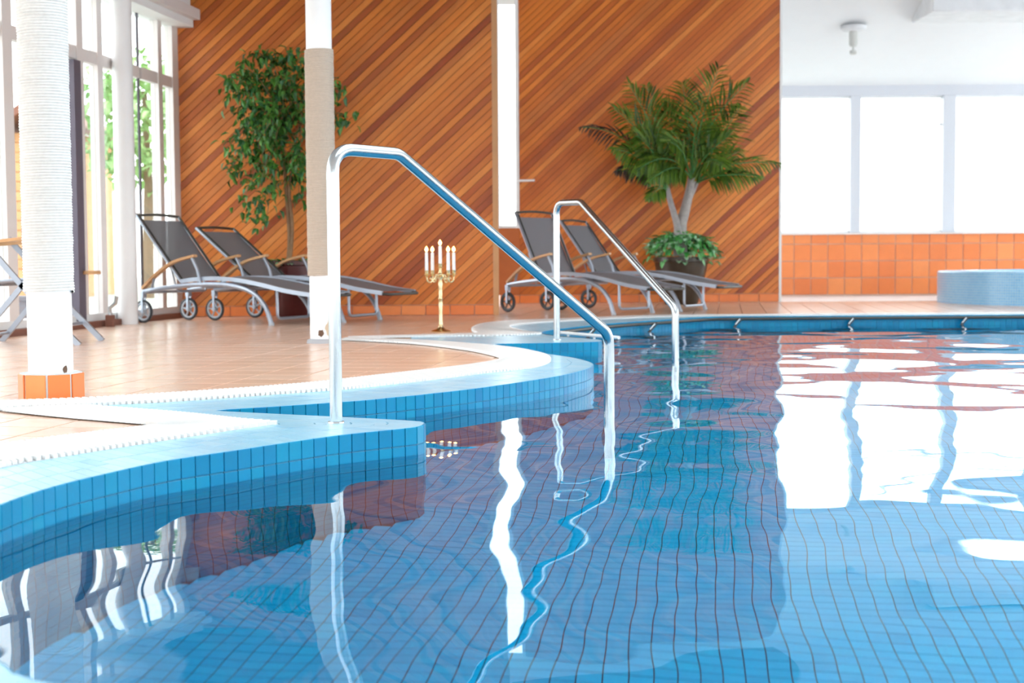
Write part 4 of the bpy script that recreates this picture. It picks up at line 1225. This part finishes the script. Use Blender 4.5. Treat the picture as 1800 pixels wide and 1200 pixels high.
for k in range(60):
    a = rnd.uniform(3.3, 6.1); r_ = rnd.uniform(0.08, 0.2)
    leaf(und, Vector((r_ * math.cos(a) - 0.03, r_ * math.sin(a), 0.52)), Vector((math.cos(a), math.sin(a), rnd.uniform(0.0, 1.0))), Vector((0, 0, 1)), 0.1, 0.04)
setprops(und.build('ground_cover', M_VARIEG, fx, fix=False), kind='stuff')

# ---- palm
rnd = random.Random(8)
PY = 16.95
pb_ = D(1197, 536, PY); pb_.z = 0
pm = empty('potted_palm', (pb_.x, pb_.y, 0)); setprops(pm, 'large palm in a dark olive pot before the right cedar wall', 'plant')
MB().lathe([(0.0, 0.0), (0.19, 0.0), (0.2, 0.02), (0.25, 0.2), (0.3, 0.4), (0.315, 0.5), (0.33, 0.51), (0.33, 0.56), (0.3, 0.565), (0.29, 0.53), (0.0, 0.52)], 36, cap=False).build('pot', M_POTDARK, pm, True)
MB().lathe([(0.0, 0.55), (0.29, 0.535)], 24, cap=False).build('soil', M_SOIL, pm)
MB().bbox((-0.1, -0.34, 0.5), (0.12, -0.28, 0.86 - 0.2), 0.02).build('pot_front', M_POTDARK, pm) if False else None
und = MB()
for k in range(620):
    a = rnd.uniform(0, 6.28); ph = rnd.uniform(0.05, 1.4)
    r_ = rnd.uniform(0.28, 0.42)
    p = Vector((r_ * 1.05 * math.cos(a) * math.sin(ph + .15), r_ * math.sin(a) * math.sin(ph + .15), 0.53 + 0.3 * math.cos(ph) * rnd.uniform(0.7, 1.05)))
    if p.z < 0.6: p.z -= rnd.uniform(0, 0.1)
    leaf(und, p, Vector((math.cos(a) * 1.0, math.sin(a), rnd.uniform(-0.9, 0.6))), Vector((0, 0, 1)), rnd.uniform(0.07, 0.12), rnd.uniform(0.045, 0.075))
setprops(und.build('ground_cover', M_VARIEG, pm, fix=False), kind='stuff')
def PP(px, py, dy=0.0):
    p = D(px, py, PY + dy); return p - Vector((pb_.x, pb_.y, 0))
st1 = catmull([PP(1196, 450), PP(1196, 400), PP(1204, 370), PP(1213, 330), PP(1216, 305)], 5)
MB().tube(st1, [0.085, 0.085, 0.083, 0.08, 0.078, 0.074, 0.07, 0.067, 0.065, 0.062, 0.06, 0.057, 0.055, 0.052, 0.05, 0.048, 0.046, 0.044, 0.042, 0.04, 0.038][:len(st1)], 10).build('trunk', M_PALMSTEM, pm, True)
st2 = catmull([PP(1194, 430, -.05), PP(1190, 395, -.05), PP(1180, 360, -.06), PP(1171, 325, -.06)], 5)
MB().tube(st2, [0.05 - 0.022 * i / (len(st2) - 1) for i in range(len(st2))], 9).build('trunk', M_PALMSTEM, pm, True)
st3 = catmull([PP(1200, 420, .05), PP(1205, 370, .07), PP(1225, 320, .1)], 5)
MB().tube(st3, [0.045 - 0.02 * i / (len(st3) - 1) for i in range(len(st3))], 9).build('trunk', M_PALMSTEM, pm, True)
def frond(base, ctrl, tip, ll=0.42, n_=26, mat=M_PALM, width=0.03, hang=0.35, start=0.25):
    pts = []
    for k in range(n_ + 1):
        t = k / n_
        pts.append(base * (1 - t) ** 2 + ctrl * 2 * t * (1 - t) + tip * t * t)
    mb = MB()
    side0 = (tip - base).cross(Vector((0, -1, 0.35))).normalized()
    for k in range(int(n_ * start), n_ + 1):
        t = k / n_
        tg = (pts[min(k + 1, n_)] - pts[max(k - 1, 0)]).normalized()
        sd = tg.cross(Vector((0, -0.8, 0.5)))
        sd = sd.normalized() if sd.length > 1e-3 else side0
        prof = math.sin(math.pi * min(1, 0.22 + 0.78 * (t - start) / (1 - start)) ** 0.9) * 0.75 + 0.25
        for s in (-1, 1):
            d = sd * s * (0.95 - 0.35 * t) + tg * (0.55 + 0.5 * t) + Vector((0, rnd.uniform(-.3, .3), -hang * rnd.uniform(0.5, 1.2)))
            leaf(mb, pts[k], d, Vector((rnd.uniform(-.4, .4), -0.6, 1)), ll * prof * rnd.uniform(0.85, 1.1), width, 0.3, 0.18)
    f = mb.build('frond', mat, pm, fix=False)
    MB().tube(pts, [0.013 - 0.009 * i / n_ for i in range(n_ + 1)], 6).build('stalk', M_GREENSTEM, f, True)
    return f
B1 = PP(1216, 318); B2 = PP(1172, 335, -.06); B3 = PP(1224, 322, .1)
frond(B1, PP(1222, 230, -.1), PP(1262, 122, -.15), 0.5)
frond(B1, PP(1225, 225), PP(1312, 148, -.2), 0.45)
frond(B1, PP(1212, 220), PP(1200, 150, .1), 0.5)
frond(B3, PP(1255, 255, .1), PP(1300, 190, .2), 0.42)
frond(B3, PP(1270, 275), PP(1366, 288, -.1), 0.34, hang=0.5)
frond(B3, PP(1260, 300, -.1), PP(1335, 310, -.2), 0.3, hang=0.5)
frond(B2, PP(1165, 240, -.1), PP(1105, 148, -.2), 0.4)
frond(B2, PP(1150, 240, -.2), PP(1078, 190, -.4), 0.38)
frond(B2, PP(1160, 235, .1), PP(1138, 155, .1), 0.4)
frond(B2, PP(1110, 220, -.1), PP(1024, 224, -.2), 0.28, mat=M_PALMDRY, hang=0.6)
frond(B2, PP(1140, 270, -.3), PP(1080, 262, -.6), 0.36, hang=0.5)
frond(B1, PP(1180, 250, -.3), PP(1120, 300, -.6), 0.36, hang=0.6)
frond(B1, PP(1200, 250, -.4), PP(1175, 250, -.8), 0.4, hang=0.4)
frond(B1, PP(1190, 230, .1), PP(1165, 190, .1), 0.45)
frond(B3, PP(1240, 260, -.4), PP(1270, 290, -.8), 0.36, hang=0.5)
frond(B2, PP(1160, 320, -.3), PP(1140, 350, -.5), 0.22, n_=16, hang=0.5)
frond(B1, PP(1230, 260, .2), PP(1250, 225, .25), 0.4)
frond(B2, PP(1150, 280, -.1), PP(1130, 225, -.3), 0.4)
frond(B2, PP(1140, 275, -.2), PP(1085, 300, -.3), 0.28, mat=M_PALMDRY, hang=0.7)

frond(B1, PP(1215, 240, -.3), PP(1235, 175, -.5), 0.42)
frond(B2, PP(1165, 270, -.3), PP(1115, 235, -.5), 0.38)
frond(B3, PP(1250, 290, .1), PP(1300, 265, .2), 0.36, hang=0.5)
frond(B1, PP(1195, 270, -.4), PP(1140, 320, -.7), 0.3, hang=0.6)
frond(B1, PP(1225, 280, -.2), PP(1285, 235, -.4), 0.36)

# ================================================================== ROUND TUB
tub = empty('whirlpool_tub', (6.9, 16.8, 0)); setprops(tub, 'round raised tub clad in pale blue mosaic at the right', 'tub')
def uv_lathe(name, prof, n_, mat, parent):
    me = bpy.data.meshes.new(name); vs = []; fs = []; uvs = []
    ls = [0.0]
    for i in range(1, len(prof)): ls.append(ls[-1] + math.hypot(prof[i][0] - prof[i-1][0], prof[i][1] - prof[i-1][1]))
    for i, (r, z) in enumerate(prof):
        for k in range(n_ + 1):
            a = 2 * math.pi * k / n_; vs.append((r * math.cos(a), r * math.sin(a), z)); uvs.append((a * 1.8, ls[i]))
    for i in range(len(prof) - 1):
        for k in range(n_): fs.append((i*(n_+1)+k, i*(n_+1)+k+1, (i+1)*(n_+1)+k+1, (i+1)*(n_+1)+k))
    me.from_pydata(vs, [], fs)
    u_ = me.uv_layers.new(name='UVMap')
    for pl_ in me.polygons:
        for li, vi in zip(pl_.loop_indices, pl_.vertices): u_.data[li].uv = uvs[vi]
        pl_.use_smooth = True
    me.set_sharp_from_angle(angle=math.radians(40))
    return link(name, me, mat, parent)
uv_lathe('tub_wall', [(1.8, 0.0), (1.8, 0.36), (1.785, 0.375), (1.5, 0.375), (1.49, 0.36), (1.49, 0.0)], 96, M_TUB, tub)
MB().lathe([(0.0, 0.3), (1.5, 0.3)], 48, cap=False).build('tub_water', M_WATER, tub)

# ================================================================== CEILING SPOT in the alcove
ly = (ZC3 + SL * WALL3_Y - CAM_H) / (SL + 0.1598)
lp = D(1500, 54, ly)
sp = empty('ceiling_spotlight', (lp.x, lp.y, lp.z)); setprops(sp, 'small pale spotlight hanging from the sloping white ceiling', 'lamp')
MB().lathe([(0.16, 0.06), (0.16, 0.02), (0.13, 0.0), (0.05, -0.01)], 24).build('mount', M_DUCT, sp, True)
MB().lathe([(0.05, 0.0), (0.055, -0.03), (0.055, -0.17), (0.04, -0.2)], 20).build('housing', M_LAMP, sp, True)
MB().tube([(0, 0, -0.2), (0, 0, -0.25)], 0.012, 8).build('stem', M_LAMP, sp, True)
MB().lathe([(0.04, -0.25), (0.045, -0.26), (0.045, -0.29), (0.03, -0.3)], 20).build('lamp_head', M_LAMP, sp, True)

# ================================================================== GARDEN outside the left glazing
g = MB().add([(-40, -10, -0.15), (-40, 60, -0.15), (40, 60, -0.15), (40, 20.3, -0.15), (-3.6, 20.3, -0.15), (-3.7, 14.2, -0.15), (-6.3, -10, -0.15)], [(0, 6, 5, 4, 3, 2, 1)]).build('lawn', M_GRASS)
setprops(g, 'greyed terrace outside the glazing', kind='structure')
rnd = random.Random(21)
def tree(p, h, r, label):
    t = empty('garden_tree', (p[0], p[1], -0.15)); setprops(t, label, 'tree', 'trees in the garden')
    MB().tube([(0, 0, 0), (0.05, 0, h * 0.4), (0, 0.05, h * 0.75)], [0.12, 0.09, 0.05], 8).build('trunk', M_TRUNK, t, True)
    mb = MB()
    for k in range(900):
        a = rnd.uniform(0, 6.28); ph = math.acos(rnd.uniform(-1, 1)); rr = r * rnd.uniform(0.5, 1.0)
        c_ = Vector((rr * math.cos(a) * math.sin(ph), rr * math.sin(a) * math.sin(ph), h * 0.65 + rr * 0.9 * math.cos(ph)))
        leaf(mb, c_, Vector((rnd.uniform(-1, 1), rnd.uniform(-1, 1), rnd.uniform(-1, .4))), Vector((0, 0, 1)), 0.28, 0.16)
    setprops(mb.build('foliage', M_TREELEAF, t, fix=False), kind='stuff')
tree((-6.9, 27.0), 5.2, 1.5, 'pale green tree seen through the glazing beside the plain column')
tree((-13.4, 33.0), 5.0, 1.6, 'pale green tree seen at the left edge through the glazing')
hs_ = empty('garden_house', (-9.1, 28.0, -0.15)); setprops(hs_, 'narrow orange timber garden house seen past the thick column', 'house')
for k in range(17):
    MB().bbox((-0.72, -0.02, 0.19 * k), (0.62, 0.02, 0.19 * k + 0.175), 0.004).build('board', M_TIMBER, hs_)
MB().bbox((-0.7, 0.02, 0.0), (0.6, 2.5, 3.22), 0.01).build('body', M_TIMBER, hs_)
MB().bbox((-0.5, -0.05, 0.9), (0.4, -0.015, 1.6), 0.01).build('window', M_GREYBOX, hs_)
MB().prism([Vector((-0.95, -0.5, 3.15)), Vector((-0.05, -0.5, 3.75)), Vector((0.85, -0.5, 3.15)), Vector((0.85, -0.5, 3.3)), Vector((-0.05, -0.5, 3.92)), Vector((-0.95, -0.5, 3.3))], (0, 3.2, 0)).build('roof', M_KERB, hs_)
plb = D(38, 552, 11.6)
pbx = empty('garden_planter', (plb.x - 0.12, 11.9, -0.15)); setprops(pbx, 'low grey planter outside the glazing behind the folding chair', 'planter')
MB().bbox((-0.3, -0.2, 0.0), (0.3, 0.2, 0.4), 0.01).build('box', M_GREYBOX, pbx)
MB().bbox((-0.32, -0.22, 0.38), (0.32, 0.22, 0.42), 0.008).build('rim', M_GREYBOX, pbx)
